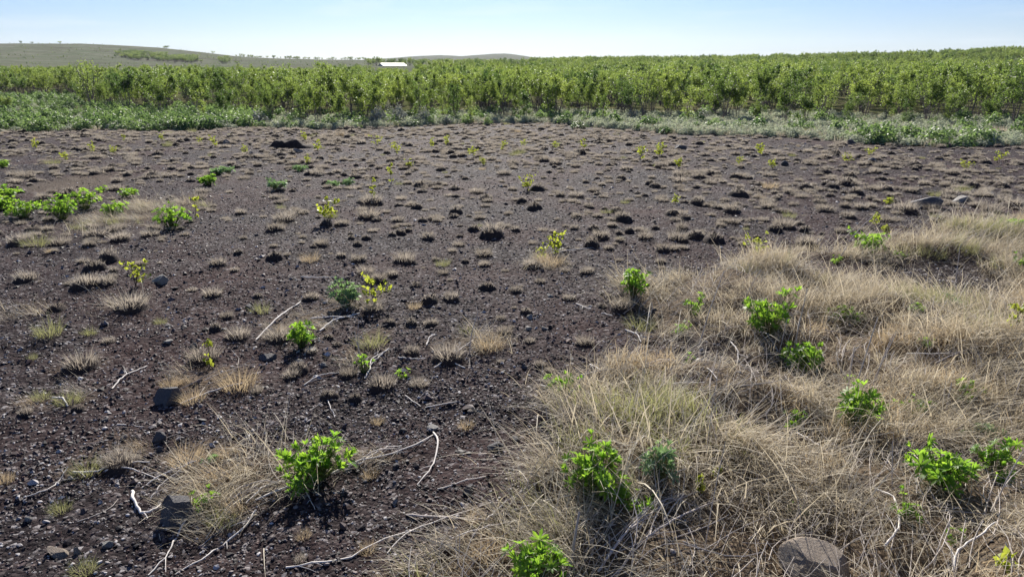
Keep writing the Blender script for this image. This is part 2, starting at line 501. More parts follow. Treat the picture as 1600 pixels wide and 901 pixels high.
# ------------------------------------------------------------------ ground sheet
def build_ground():
    a = np.concatenate([np.arange(-180, -47, 4.0), np.arange(-46, 46.01, 0.19), np.arange(50, 180, 4.0)])
    a = np.radians(a)
    r = [0.9]
    while r[-1] < 46: r.append(r[-1] * 1.0102)
    while r[-1] < 4600: r.append(r[-1] * 1.045)
    r = np.array(r)
    A, RR = np.meshgrid(a, r)
    X, Y = RR * np.sin(A), RR * np.cos(A)
    x, y = X.ravel(), Y.ravel()
    z = height(x, y)
    na, nr = len(a), len(r)
    i = np.arange(nr - 1)[:, None] * na; j = np.arange(na)[None]; k = (j + 1) % na
    F = np.stack([i + j, i + k, i + na + k, i + na + j], 2).reshape(-1, 4)
    F = F[:, ::-1]
    zone = np.zeros((len(x), 3))
    zone[:, 0] = straw_amt(x, y)
    rr = np.hypot(x, y)
    zone[:, 1] = meadow_amt(x, y)
    zone[:, 2] = sstep(110, 220, rr)
    me = np_mesh('ground', np.stack([x, y, z], 1), F, [M_ground], True, zone=zone)
    # the hole under the camera
    import bmesh
    bm = bmesh.new(); bm.from_mesh(me)
    bm.verts.ensure_lookup_table()
    zl = bm.verts.layers.float_vector['zone']
    ring = [bm.verts[q] for q in range(na)]
    f = bm.faces.new(ring[::-1])
    if f.normal.z < 0 : pass
    bm.normal_update()
    if f.normal.z < 0: f.normal_flip()
    bm.to_mesh(me); bm.free()
    o = obj('ground', me); tag(o, kind='structure')
build_ground()

# ------------------------------------------------------------------ gravel
def ico():
    p = (1 + 5 ** .5) / 2
    V = np.array([(-1, p, 0), (1, p, 0), (-1, -p, 0), (1, -p, 0), (0, -1, p), (0, 1, p), (0, -1, -p), (0, 1, -p), (p, 0, -1), (p, 0, 1), (-p, 0, -1), (-p, 0, 1)], float)
    V /= np.linalg.norm(V[0])
    F = np.array([(0, 11, 5), (0, 5, 1), (0, 1, 7), (0, 7, 10), (0, 10, 11), (1, 5, 9), (5, 11, 4), (11, 10, 2), (10, 7, 6), (7, 1, 8), (3, 9, 4), (3, 4, 2), (3, 2, 6), (3, 6, 8), (3, 8, 9), (4, 9, 5), (2, 4, 11), (6, 2, 10), (8, 6, 7), (9, 8, 1)])
    return V, F
OCT = (np.array([(1, 0, 0), (-1, 0, 0), (0, 1, 0), (0, -1, 0), (0, 0, 1), (0, 0, -1)], float),
       np.array([(0, 2, 4), (2, 1, 4), (1, 3, 4), (3, 0, 4), (2, 0, 5), (1, 2, 5), (3, 1, 5), (0, 3, 5)]))

def build_gravel():
    parts = []
    for proto, n, r0, r1, s0 in ((ico(), 36000, 1.7, 4.4, .0043), (OCT, 84000, 3.6, 24.0, .0062)):
        r = r0 * (r1 / r0) ** rng.random(n); a = np.radians(rng.uniform(-43, 43, n))
        x, y = r * np.sin(a), r * np.cos(a)
        s = straw_amt(x, y)
        keep = rng.random(n) > s * .93
        x, y, r = x[keep], y[keep], r[keep]; n = len(x)
        sz = s0 * np.exp(rng.normal(0, .42, n)) * (1 + .035 * r)
        V0, F0 = proto
        k = len(V0)
        jit = 1 + rng.uniform(-.32, .32, (n, k, 1))
        V = V0[None] * jit
        V = V * np.stack([rng.uniform(.8, 1.5, n), rng.uniform(.7, 1.2, n), rng.uniform(.4, .8, n)], 1)[:, None, :]
        th = rng.uniform(0, 6.28, n); tl = rng.normal(0, .35, n)
        c, sn = np.cos(tl)[:, None], np.sin(tl)[:, None]
        V = np.stack([V[:, :, 0] * c + V[:, :, 2] * sn, V[:, :, 1], -V[:, :, 0] * sn + V[:, :, 2] * c], 2)
        c, sn = np.cos(th)[:, None], np.sin(th)[:, None]
        V = np.stack([V[:, :, 0] * c - V[:, :, 1] * sn, V[:, :, 0] * sn + V[:, :, 1] * c, V[:, :, 2]], 2)
        V = V * sz[:, None, None]
        V[:, :, 0] += x[:, None]; V[:, :, 1] += y[:, None]; V[:, :, 2] += (height(x, y) + sz * .22)[:, None]
        F = (np.arange(n)[:, None, None] * k + F0[None]).reshape(-1, 3)
        parts.append((V.reshape(-1, 3), F, np.repeat(rng.random(n), k)))
    V, F, T = join(parts)
    o = obj('gravel', np_mesh('gravel', V, F, [M_pebble], False, tint=T))
    tag(o, 'loose dark gravel spread over the bare ground', 'gravel', kind='stuff')
build_gravel()

# ------------------------------------------------------------------ scattering what nobody could count
def scatter(name, P, scl, rot, idx, protos, label, cat):
    """protos: list of lists of objects; each point shows one of them."""
    me = np_mesh(name + '_points', P, np.zeros((0, 4), int), (), False, scl=scl, rot=rot, idx=np.asarray(idx, int))
    o = obj(name, me); tag(o, label, cat, kind='stuff')
    g = bpy.data.node_groups.new(name, 'GeometryNodeTree')
    g.interface.new_socket('Geometry', in_out='INPUT', socket_type='NodeSocketGeometry')
    g.interface.new_socket('Geometry', in_out='OUTPUT', socket_type='NodeSocketGeometry')
    N = g.nodes.new; L = g.links.new
    gi, go = N('NodeGroupInput'), N('NodeGroupOutput')
    iop = N('GeometryNodeInstanceOnPoints'); iop.inputs['Pick Instance'].default_value = True
    jn = N('GeometryNodeJoinGeometry')
    for pr in reversed(protos):                      # the join keeps the last link first
        j2 = N('GeometryNodeJoinGeometry')
        for ob in pr:
            oi = N('GeometryNodeObjectInfo'); oi.transform_space = 'ORIGINAL'; oi.inputs['Object'].default_value = ob
            L(oi.outputs['Geometry'], j2.inputs[0])
        ti = N('GeometryNodeGeometryToInstance'); L(j2.outputs[0], ti.inputs[0]); L(ti.outputs[0], jn.inputs[0])
    def na(nm, ty, sock):
        q = N('GeometryNodeInputNamedAttribute'); q.data_type = ty; q.inputs['Name'].default_value = nm
        L(q.outputs['Attribute'], sock)
    na('scl', 'FLOAT_VECTOR', iop.inputs['Scale']); na('rot', 'FLOAT_VECTOR', iop.inputs['Rotation']); na('idx', 'INT', iop.inputs['Instance Index'])
    L(gi.outputs[0], iop.inputs['Points']); L(jn.outputs[0], iop.inputs['Instance']); L(iop.outputs[0], go.inputs[0])
    md = o.modifiers.new('scatter', 'NODES'); md.node_group = g
    return o

def zrot(n, a0=0, a1=2 * math.pi, tilt=0.):
    return np.stack([rng.normal(0, tilt, n), rng.normal(0, tilt, n), rng.uniform(a0, a1, n)], 1)

# ------------------------------------------------------------------ dead grass of the verge
LEAN = math.radians(232)                             # the grass is combed over towards -x -y, out of the wind
def straw_clump(n, spread, Lm, lean, mat, width=.0034, nseg=3, fan=.5):
    rt = np.stack([rng.normal(0, spread, n), rng.normal(0, spread, n), np.full(n, -.01)], 1)
    az = rng.normal(0, fan, n)
    L = Lm * rng.uniform(.5, 1.25, n)
    l0 = np.abs(rng.normal(lean * .55, .25, n)); l1 = l0 + rng.uniform(.1, .9, n) * (.5 + lean * .5)
    V, F, T = blades(rt, az, l0, l1, L, width * rng.uniform(.6, 1.35, n), nseg)
    return np_mesh('straw_clump', V, F, [mat], False, tint=T)

straw_protos = []
for k in range(6): straw_protos.append([obj('straw_clump', straw_clump(46, .06, .27, 1.35, M_straw), link=False)])
for k in range(2): straw_protos.append([obj('straw_clump', straw_clump(60, .055, .19, .9, M_gold), link=False)])
for k in range(2): straw_protos.append([obj('straw_clump', straw_clump(50, .055, .17, .8, M_greentuft, .003), link=False)])
for k in range(3): straw_protos.append([obj('straw_clump', straw_clump(24, .12, .36, 1.35, M_straw, .0046, 4, .5), link=False)])

def build_straw():
    n = 30000
    x = rng.uniform(-6, 9.5, n); y = rng.uniform(1.6, 11.5, n)
    s = straw_amt(x, y)
    inpoly = poly_dist(x, y, STRAW) > -.05
    in_view = np.abs(x) < y * .80 + 1.2
    patch = fbm(x * 1.6, y * 1.6, 77, 3)
    dens = s * np.where(inpoly, .66, .55) * (.16 + .86 * sstep(-.24, .14, patch))
    keep = (rng.random(n) < dens) & in_view
    x, y, patch, inpoly = x[keep], y[keep], patch[keep], inpoly[keep]; n = len(x)
    kind = vnoise(x * 1.1, y * 1.1, 91) + rng.normal(0, .13, n)
    idx = np.where(kind > .80, rng.integers(6, 8, n), np.where(kind < .24, rng.integers(8, 10, n), rng.integers(0, 6, n)))
    idx = np.where(rng.random(n) < .27, rng.integers(10, 13, n), idx)
    sc = np.where(inpoly, 1.0, .72) * rng.uniform(.7, 1.2, n) * (.8 + .35 * sstep(-.3, .4, patch))
    ang = LEAN + 1.1 * fbm(x * .8, y * .8, 55, 2) + rng.normal(0, .35, n)
    ang = np.where(idx >= 10, LEAN + rng.normal(0, .7, n) + math.pi * (rng.random(n) < .35), ang)
    rot = np.stack([rng.normal(0, .08, n), rng.normal(0, .08, n), ang], 1)
    z = height(x, y)
    scatter('dead_grass', np.stack([x, y, z], 1), np.stack([sc, sc, sc * rng.uniform(.8, 1.1, n)], 1), rot, idx, straw_protos,
            'pale dead grass matted over the verge and in patches on the gravel', 'grass')
    print('straw clumps', n)
build_straw()

# ------------------------------------------------------------------ grass tufts on the gravel: soil mound with a fringe of blades
def mound_mesh(seed, flat=.42):
    n, m = 12, 5
    V = []
    for i in range(m):
        q = i / (m - 1)
        for j in range(n):
            a = 2 * math.pi * j / n
            rr = q * (1 + .28 * float(fbm(np.array([math.cos(a) * 1.3 + seed * 9.1]), np.array([math.sin(a) * 1.3]), 3, 2)[0])) * .5
            h = flat * .5 * (1 - q ** 2.6) ** .75 * (1 + .35 * float(fbm(np.array([rr * math.cos(a) * 6 + seed]), np.array([rr * math.sin(a) * 6]), 8, 2)[0]))
            V.append((rr * math.cos(a), rr * math.sin(a), h - .05 * q))
    F = [(i * n + j, (i + 1) * n + j, (i + 1) * n + (j + 1) % n, i * n + (j + 1) % n) for i in range(m - 1) for j in range(n)]
    return np_mesh('soil_mound', V, F, [M_soil], True)

def tuft_blades(nb, mat, Lr=.34, flat=.42, up=.5, fringe=.42):
    """blades over a mound of unit width"""
    q = fringe * np.sqrt(rng.random(nb)); a = rng.uniform(0, 6.28, nb)
    rt = np.stack([q * np.cos(a), q * np.sin(a) , flat * .5 * (1 - (q * 2) ** 2.6).clip(0) ** .75 - .03], 1)
    az = a + rng.normal(0, .6, nb)
    l0 = np.abs(rng.normal(.25 + q * 1.5 * (1 - up), .2, nb)); l1 = l0 + rng.uniform(.2, 1.0, nb)
    V, F, T = blades(rt, az, l0, l1, Lr * rng.uniform(.5, 1.3, nb), .013 * rng.uniform(.7, 1.3, nb), 3)
    return np_mesh('tuft_blades', V, F, [mat], False, tint=T)

TUFT = []                                            # (mound mesh, blade mesh, kind)
for k in range(5): TUFT.append((mound_mesh(k, .52), tuft_blades(210, M_tuft, .26, .52, .6, .40), 'low'))
for k in range(4): TUFT.append((mound_mesh(k + 9, .42), tuft_blades(240, M_tuft, .34, .42, .65, .40), 'shaggy'))
for k in range(3): TUFT.append((mound_mesh(k + 17, .18), tuft_blades(170, M_greentuft, .46, .18, .6), 'green'))
for k in range(3): TUFT.append((mound_mesh(k + 23, .16), tuft_blades(200, M_gold, .50, .16, .7), 'gold'))
for k in range(4): TUFT.append((mound_mesh(k + 31, .74), tuft_blades(110, M_tuft, .16, .74, .6, .36), 'bare'))
T_OF = {q: [i for i, t in enumerate(TUFT) if t[2] == q] for q in ('low', 'shaggy', 'green', 'gold', 'bare')}
T_LABEL = {'low': 'low grey-brown grass tuft', 'shaggy': 'shaggy dry grass tuft', 'green': 'greening dry grass tuft', 'gold': 'golden bristly grass tuft', 'bare': 'dark grass-rimmed soil hummock'}

LANDMARKS = [(492, 750, 'the big bright lupine'), (268, 826, 'the large slanted rock'), (262, 634, 'the dark wedge rock'), (471, 542, 'the upright lupine'), (540, 478, 'the pale grey-green lupine'), (570, 582, 'the stubby lupine'),
             (668, 720, 'the white bow-shaped stick'), (268, 357, 'the dense round lupine bush'), (115, 335, 'the twin bright lupine mounds'), (455, 230, 'the dark soil heap'), (250, 444, 'the pale pointed stone'),
             (1445, 326, 'the dark pointed rock'), (1505, 317, 'the pale flat-topped rock'), (1355, 397, 'the wide verge lupine'), (988, 462, 'the compact corner lupine'), (898, 660, 'the big dark-faced tussock'),
             (516, 350, 'the bushy yellow sapling'), (582, 320, 'the thin sapling on the grass bank'), (868, 398, 'the sapling in the golden tufts'), (1064, 234, 'the dark boulder below the meadow'), (432, 297, 'the grey-green lupine cushion'),
             (325, 290, 'the dark little lupine'), (626, 590, 'the tiny lupine rosette'), (86, 870, 'the flat reddish-brown stone'), (1178, 402, 'the sapling on the verge edge'), (735, 540, 'the straw patch'),
             (1200, 522, 'the tall lupine bush'), (1335, 670, 'the tall narrow lupine'), (1466, 760, 'the leggy spreading lupine'), (930, 778, 'the bushy bright verge lupine'), (1284, 900, 'the rounded brown boulder'),
             (825, 298, 'the low spreading sapling'), (1000, 252, 'the sapling pair below the meadow'), (612, 288, 'the wispy thin sapling'), (1228, 259, 'the dark stone below the meadow'), (1560, 254, 'the leafy sapling below the bushes')]
LANDMARKS = [(*_flat(a, b), c) for a, b, c in LANDMARKS]
def near_mark(x, y):
    d, ph = min(((a - x) ** 2 + (b - y) ** 2, c) for a, b, c in LANDMARKS)
    d = d ** .5
    return ('close beside ' if d < .6 else 'near ' if d < 1.6 else 'a few steps from ') + ph

tuft_first = {}
def place_tuft(p, w, kind, label=None, hs=1.0, rz=None):
    k = random.choice(T_OF[kind])
    mm, bm_, _ = TUFT[k]
    e = empty('grass_tuft', (p.x, p.y, p.z - .006), random.uniform(0, 6.28) if rz is None else rz, (w, w * random.uniform(.75, 1.1), w * hs))
    tag(e, label or ('tiny ' if w < .15 else 'small ' if w < .21 else 'broad ' if w > .29 else '') + T_LABEL[kind] + ' ' + near_mark(p.x, p.y), 'grass tuft', 'grass tufts scattered over the gravel')
    a = obj('soil_mound', mm, e); b = obj('foliage', bm_, e)
    tuft_first.setdefault(k, [a, b])
    return e

TUFTS_PX = [  # px, py of the foot, width px, kind, label
    (372, 606, 66, 'gold', 'large golden grass tuft beside the yellow-leaved sapling stem'),
    (268, 603, 34, 'gold', 'small golden grass tuft behind the dark wedge-shaped rock'),
    (300, 626, 44, 'gold', 'golden grass tuft touching the dark wedge-shaped rock'),
    (318, 562, 56, 'shaggy', None), (128, 573, 62, 'shaggy', None), (78, 523, 56, 'green', None), (205, 482, 62, 'shaggy', None),
    (332, 462, 34, 'shaggy', None), (408, 487, 34, 'green', None), (372, 528, 46, 'shaggy', None), (436, 530, 52, 'shaggy', None),
    (700, 560, 58, 'shaggy', None), (765, 545, 50, 'gold', None), (580, 540, 52, 'green', None),
    (832, 418, 38, 'low', None), (860, 414, 44, 'gold', None),
    (898, 660, 84, 'shaggy', 'big dark-faced grass tussock below the small lupine at the verge edge'),
    (690 + 283, 482, 46, 'shaggy', None), (938, 372, 36, 'low', None), (925, 385, 34, 'bare', None), (1008, 372, 30, 'shaggy', None), (1058, 375, 38, 'shaggy', None),
    (1142, 331, 36, 'low', None), (65, 622, 34, 'green', None), (108, 628, 44, 'green', None), (6, 752, 34, 'gold', None), (136, 738, 52, 'green', None),
    (186, 724, 58, 'shaggy', None), (96, 797, 38, 'green', None), (130, 893, 44, 'green', None), (580, 744, 32, 'gold', None), (575, 860, 34, 'gold', None),
    (475, 838, 28, 'gold', None), (728, 668, 28, 'gold', None), (742, 812, 42, 'gold', None), (692, 858, 34, 'bare', None), (765, 870, 60, 'gold', None),
    (345, 818, 52, 'green', None), (292, 722, 56, 'gold', None), (655, 603, 34, 'shaggy', None), (402, 612, 28, 'shaggy', None), (672, 472, 34, 'bare', None),
    (648, 482, 24, 'gold', None), (484, 408, 30, 'gold', None), (560, 408, 32, 'low', None), (572, 428, 34, 'shaggy', None), (692, 415, 28, 'green', None), (692, 428, 22, 'shaggy', None),
    (172, 407, 48, 'bare', None), (150, 422, 40, 'bare', None), (135, 448, 52, 'low', None), (188, 375, 36, 'shaggy', None), (188, 357, 24, 'shaggy', None),
    (122, 640, 24, 'bare', None), (515, 622, 36, 'bare', None), (555, 623, 24, 'bare', None), (740, 360, 24, 'bare', None), (768, 365, 46, 'low', None), (716, 384, 22, 'shaggy', None),
    (712, 333, 32, 'bare', None), (580, 320, 46, 'low', None), (652, 326, 22, 'bare', None), (660, 346, 18, 'bare', None), (510, 352, 24, 'bare', None), (535, 352, 26, 'low', None),
    (835, 327, 30, 'bare', None), (963, 332, 24, 'bare', None), (1090, 321, 32, 'bare', None), (970, 280, 18, 'bare', None), (940, 290, 16, 'low', None), (1065, 336, 24, 'shaggy', None),
    (1415, 330, 42, 'shaggy', 'shaggy grass tuft leaning against the dark pointed rock'), (1345, 326, 26, 'shaggy', None), (1320, 324, 26, 'low', None), (1200, 325, 28, 'shaggy', None), (1210, 362, 30, 'bare', None),
    (1000, 515, 50, 'green', None), (590, 660, 24, 'gold', None), (470, 875, 26, 'shaggy', None), (300, 455, 20, 'low', None), (50, 560, 20, 'green', None), (40, 645, 26, 'low', None),
    (545, 585, 34, 'shaggy', None), (110, 445, 22, 'low', None), (355, 495, 26, 'low', None), (250, 505, 22, 'green', None), (140, 522, 26, 'green', None), (170, 535, 26, 'low', None),
]
tuft_xy = []
for px, py, w, kind, lab in TUFTS_PX:
    p = at(px, py); place_tuft(p, w / ppm(p), kind, lab); tuft_xy.append((p.x, p.y))

# the random rest, nearest first
def tuft_field():
    n = 27000
    y = np.sqrt(rng.uniform(4.2 ** 2, 35 ** 2, n)); x = rng.uniform(-1, 1, n) * (y * .80 + 1)
    s = straw_amt(x, y); m = meadow_amt(x, y)
    cl = fbm(x * .35, y * .35, 88, 3)
    keep = (s < .35) & (m < .5) & (rng.random(n) < .52 * np.clip(.78 + 1.1 * cl, .3, 1.35) * np.clip(y / 9, .25, 1))
    x, y, cl = x[keep], y[keep], cl[keep]
    o = np.argsort(np.hypot(x, y)); return x[o], y[o]
tx, ty = tuft_field()
far_pts = []
n_ind = 300 - len(TUFTS_PX)
kinds_w = ['low', 'bare', 'shaggy', 'green', 'gold']
cnt = 0
for x, y in zip(tx, ty):
    if min((x - a) ** 2 + (y - b) ** 2 for a, b in tuft_xy) < .03: continue
    w = float(np.clip(np.exp(rng.normal(-2.06, .42)), .055, .30))
    kind = rng.choice(kinds_w, p=[.54, .26, .18, .015, .005])
    if cnt < n_ind:
        place_tuft(Vector((x, y, Hs(x, y))), w, kind); cnt += 1
    else:
        far_pts.append((x, y, w * 1.2, random.choice(T_OF[kind])))
fp = np.array(far_pts)
print('far tufts', len(fp))
keys = sorted(tuft_first)
protos = [tuft_first[k] for k in keys]
idx = np.array([keys.index(int(k)) if int(k) in keys else 0 for k in fp[:, 3]])
hv = rng.uniform(.7, 1.1, len(fp))
scatter('tuft_field', np.stack([fp[:, 0], fp[:, 1], height(fp[:, 0], fp[:, 1]) - .01], 1), np.stack([fp[:, 2], fp[:, 2], fp[:, 2] * hv], 1), zrot(len(fp)), idx, protos,
        'countless small grass tufts receding over the dark gravel', 'grass')

# ------------------------------------------------------------------ lupines
def leaflet(L, W, fold=.25, droop=.25):
    """a folded pointed leaflet along +x: 8 verts, 6 quads-ish"""
    xs = np.array([0, .38, .72, 1.0]) * L; ws = np.array([.10, .75, 1.0, .06]) * W * .5
    zc = -droop * (xs / L) ** 2 * L * .5 + .12 * xs
    V = []
    for x, w, z in zip(xs, ws, zc):
        V += [(x, -w, z + fold * w), (x, 0, z), (x, w, z + fold * w)]
    F = []
    for i in range(3):
        b = i * 3; F += [(b, b + 3, b + 4, b + 1), (b + 1, b + 4, b + 5, b + 2)]
    return np.array(V), np.array(F)

def palmate(n, L, W, cup):
    parts = []
    for i in range(n):
        a = 2 * math.pi * i / n + random.uniform(-.12, .12)
        V, F = leaflet(L * random.uniform(.8, 1.1), W, random.uniform(.15, .5), random.uniform(.05, .5))
        c = cup + random.uniform(-.15, .15)
        V = np.stack([V[:, 0] * math.cos(c) - V[:, 2] * math.sin(c), V[:, 1], V[:, 0] * math.sin(c) + V[:, 2] * math.cos(c)], 1)
        V = np.stack([V[:, 0] * math.cos(a) - V[:, 1] * math.sin(a), V[:, 0] * math.sin(a) + V[:, 1] * math.cos(a), V[:, 2]], 1)
        parts.append((V, F, np.full(len(V), random.random())))
    return join(parts)

PALM = [palmate(7 + k % 3, .052, .0150, c) for k, c in enumerate((.15, .4, .75, .3, 1.0))]
LEAF = {m.name: [np_mesh('lupine_leaf', *v[:2], [m], True, tint=v[2]) for v in PALM] for m in (M_lupine, M_lupine_pale)}

def lupine_layout(w, h, n, upright=.5):
    """leaf places for a plant w wide and h tall: (position, normal, size)"""
    out = []
    k = int(np.clip(round(w / .055), 2, 8))
    shoots = []
    for j in range(k):
        a = j * 2.39996 + random.uniform(-.5, .5); q = math.sqrt((j + .4) / k) * w * .36
        shoots.append((math.cos(a) * q, math.sin(a) * q, h * random.uniform(.58, .97) * (1 if j else 1.05), a))
    for i in range(n):
        sx, sy, sh, sa = shoots[i % k]
        t = random.random() ** .7                      # 1 at the tip of the shoot
        a = i * 2.39996 + random.uniform(-.4, .4)
        spread = (w * .62 / math.sqrt(k) * .5 + .012) * (1.25 - .65 * t)
        z = sh * (.30 + .70 * t) * random.uniform(.92, 1.05)
        f = .45 + .55 * t
        nrm = Vector((math.cos(a) * (1.1 - .6 * t), math.sin(a) * (1.1 - .6 * t), .75)).normalized() + Vector((random.gauss(0, .2), random.gauss(0, .2), 0))
        out.append((Vector((sx * f + math.cos(a) * spread, sy * f + math.sin(a) * spread, z)), nrm.normalized(), random.uniform(.6, 1.15) * (1.05 - .3 * t)))
    return out

def orient(pos, nrm, s, spin):
    q = nrm.to_track_quat('Z', 'Y')
    return Matrix.Translation(pos) @ q.to_matrix().to_4x4() @ Matrix.Rotation(spin, 4, 'Z') @ Matrix.Scale(s, 4)

def place_lupine(p, w, h, label, group, pale=False, parts=True, dens=1.0, leaf=1.0):
    e = empty('lupine_plant', (p.x, p.y, p.z - .005), random.uniform(0, 6.28))
    tag(e, label, 'lupine', group)
    n = int(np.clip(dens * 38 * (w / .25) ** 1.35 * (h / .2) ** .5, 7, 75))
    n = max(n, 6)
    lay = lupine_layout(w, h, n)
    ls = leaf * float(np.clip((w * h) ** .5 / .24, .5, 1.15))
    tubes = []
    for pos, nrm, s in lay:
        b = Vector((pos.x * .22, pos.y * .22, 0)); m = b.lerp(pos, .55) + Vector((0, 0, pos.z * .12))
        tubes.append(tube([b, m, pos], [.0032, .0024, .0016], 3, random.random()))
    V, F, T = join(tubes)
    obj('stem', np_mesh('lupine_stem', V, F, [M_petiole], True, tint=T), e)
    mat = M_lupine_pale if pale else M_lupine
    if parts:
        for pos, nrm, s in lay:
            o = obj('leaf', random.choice(LEAF[mat.name]), e)
            o.matrix_local = orient(pos, nrm, s * ls, random.uniform(0, 6.28))
    else:
        ps = []
        for pos, nrm, s in lay:
            V, F, T = random.choice(PALM); M = np.array(orient(pos, nrm, s * ls * 1.1, random.uniform(0, 6.28)))
            ps.append((V @ M[:3, :3].T + M[:3, 3], F, np.clip(T * .4 + .6 * random.random(), 0, 1)))
        V, F, T = join(ps)
        obj('foliage', np_mesh('lupine_foliage', V, F, [mat], True, tint=T), e)
    return e

G_V, G_G = 'lupines growing through the dead grass of the verge', 'lupines growing on the open gravel'
SMALL_V = 'small young lupine half hidden in the dead grass'
LUPINES = [  # foot px, py, height px, width px, label, group, pale
    (492, 750, 80, 118, 'big bright green lupine with dead stalks fanned out at its foot on the gravel', G_G, 0),
    (930, 778, 76, 104, 'bushy bright green lupine at the edge of the matted dead grass', G_V, 0),
    (1034, 748, 64, 56, 'grey-green upright lupine beside the bushy bright one in dead grass', G_V, 1),
    (835, 912, 70, 92, 'bright lupine beside the thick grey standing stalk', G_V, 0),
    (1000, 802, 32, 50, 'low lupine sprig under the bundle of lying grey stalks', G_V, 0),
    (1200, 522, 68, 78, 'tall dark-based lupine bush rising from the dead grass', G_V, 0),
    (1256, 580, 42, 58, 'flat-topped lupine below the tall lupine bush', G_V, 0),
    (1335, 670, 72, 62, 'tall narrow lupine at the foot of the thin standing stalks', G_V, 0),
    (1397, 648, 28, 26, SMALL_V, G_V, 0), (1440, 648, 30, 32, 'small star-shaped lupine among bleached roots in dead grass', G_V, 0),
    (1466, 760, 62, 92, 'spreading bright lupine on leggy pale stems above a white curved stick', G_V, 0),
    (1412, 812, 48, 40, 'small lupine at the bend of the white curved stick', G_V, 0),
    (1553, 750, 62, 56, 'dark green lupine next to the leggy spreading one', G_V, 0), (1530, 690, 34, 48, 'pale grey lupine tuft behind the leggy spreading one', G_V, 1),
    (1512, 628, 34, 40, 'small lupine with a drooping flat top in dead grass', G_V, 0), (1245, 668, 32, 32, SMALL_V, G_V, 0),
    (988, 462, 46, 42, 'compact lupine on the corner where dead grass meets gravel', G_V, 0), (1083, 492, 28, 32, SMALL_V, G_V, 0),
    (1063, 522, 24, 26, SMALL_V, G_V, 0), (1077, 567, 18, 18, SMALL_V, G_V, 0),
    (880, 612, 30, 58, 'low spreading lupine behind the big dark-faced grass tussock', G_V, 0),
    (471, 542, 50, 44, 'upright lupine with a stalk pile behind it on the gravel', G_G, 0),
    (570, 582, 34, 28, 'small stubby lupine beside white root ends on the gravel', G_G, 0), (626, 590, 17, 22, 'tiny lupine rosette alone on the gravel', G_G, 0),
    (540, 478, 44, 46, 'pale grey-green lupine next to a leafy sapling on the gravel', G_G, 1),
    (321, 794, 36, 36, 'small lupine sprouting behind the large slanted rock', G_G, 0), (330, 726, 18, 26, 'tiny pale lupine in the straw patch behind the slanted rock', G_G, 1),
    (1355, 397, 36, 62, 'wide lupine on the far edge of the dead grass', G_V, 0), (1310, 507, 30, 28, SMALL_V, G_V, 0), (1332, 507, 26, 32, SMALL_V, G_V, 0),
    (1431, 492, 22, 24, SMALL_V, G_V, 0), (1479, 482, 26, 26, SMALL_V, G_V, 1), (1446, 542, 16, 16, SMALL_V, G_V, 0), (1307, 412, 14, 16, SMALL_V, G_V, 0),
    (1408, 404, 12, 18, SMALL_V, G_V, 0), (1583, 372, 34, 42, 'broad lupine on the far corner of the dead grass by the gravel', G_V, 0), (1596, 425, 28, 26, SMALL_V, G_V, 0),
    (1487, 842, 20, 28, SMALL_V, G_V, 0), (1330, 600, 14, 18, SMALL_V, G_V, 0), (1245, 800, 14, 18, SMALL_V, G_V, 0),
    (268, 357, 40, 54, 'dense round lupine bush alone on the dark gravel', G_G, 0),
    (98, 342, 40, 44, 'bright lupine mound joined to a second one on the gravel', G_G, 0), (134, 326, 36, 50, 'bright lupine mound behind its twin on the gravel', G_G, 0),
    (38, 339, 28, 46, 'bright low lupine mound near a strip of shaded straw', G_G, 0), (6, 328, 26, 32, 'bright lupine at the end of a lupine row on gravel', G_G, 0), (12, 308, 18, 36, 'green lupine above a dark grassy bank on gravel', G_G, 0),
    (180, 336, 20, 36, 'half-shaded lupine in straw beside the twin bright mounds', G_G, 0), (204, 307, 14, 26, 'small lupine behind the straw patch on gravel', G_G, 0), (160, 300, 12, 12, 'tiny lupine behind the bright twin mounds', G_G, 0),
    (325, 290, 20, 26, 'dark little lupine alone on the gravel', G_G, 0), (342, 273, 13, 22, 'pale lupine pair seedling on the gravel', G_G, 1), (357, 272, 13, 18, 'pale lupine pair seedling on the gravel', G_G, 1),
    (432, 297, 18, 32, 'grey-green lupine cushion on the gravel', G_G, 1), (520, 292, 12, 20, 'grey lupine on a small grassy bank', G_G, 1), (543, 291, 13, 18, 'grey lupine on a small grassy bank', G_G, 1),
    (469, 268, 11, 22, 'pale lupine cushion near the dark soil heap', G_G, 1), (4, 262, 12, 18, 'dark green lupine near the far meadow edge', G_G, 0),
]
for px, py, h, w, lab, grp, pale in LUPINES:
    p = at(px, py); k = ppm(p)
    pr = w >= 24 and py > 360
    if lab is SMALL_V: lab = 'small young lupine in dead grass ' + near_mark(p.x, p.y)
    inv = float(straw_amt(np.array([p.x]), np.array([p.y]))[0])
    place_lupine(p, w / k * (1.28 if py > 360 else 1.4), h / k * (.96 + .22 * inv), lab, grp, bool(pale), pr, 1.0 if pr else 1.25)

# ------------------------------------------------------------------ birch saplings on the gravel
def leaf_quads(P, N, S, spin):
    """diamond leaves: P (n,3) centre, N (n,3) normals, S sizes"""
    n = len(P)
    N = N / (np.linalg.norm(N, axis=1)[:, None] + 1e-9)
    ref = np.stack([np.cos(spin), np.sin(spin), np.full(n, .3)], 1)
    a = np.cross(N, ref); a /= np.linalg.norm(a, axis=1)[:, None] + 1e-9
    b = np.cross(N, a)
    s = S[:, None]
    V = np.stack([P - a * s * .55, P + b * s * .40 - a * s * .05 + N * s * .08, P + a * s * .6, P - b * s * .40 - a * s * .05 + N * s * .08], 1)
    F = np.arange(4 * n).reshape(n, 4)
    return V.reshape(-1, 3), F

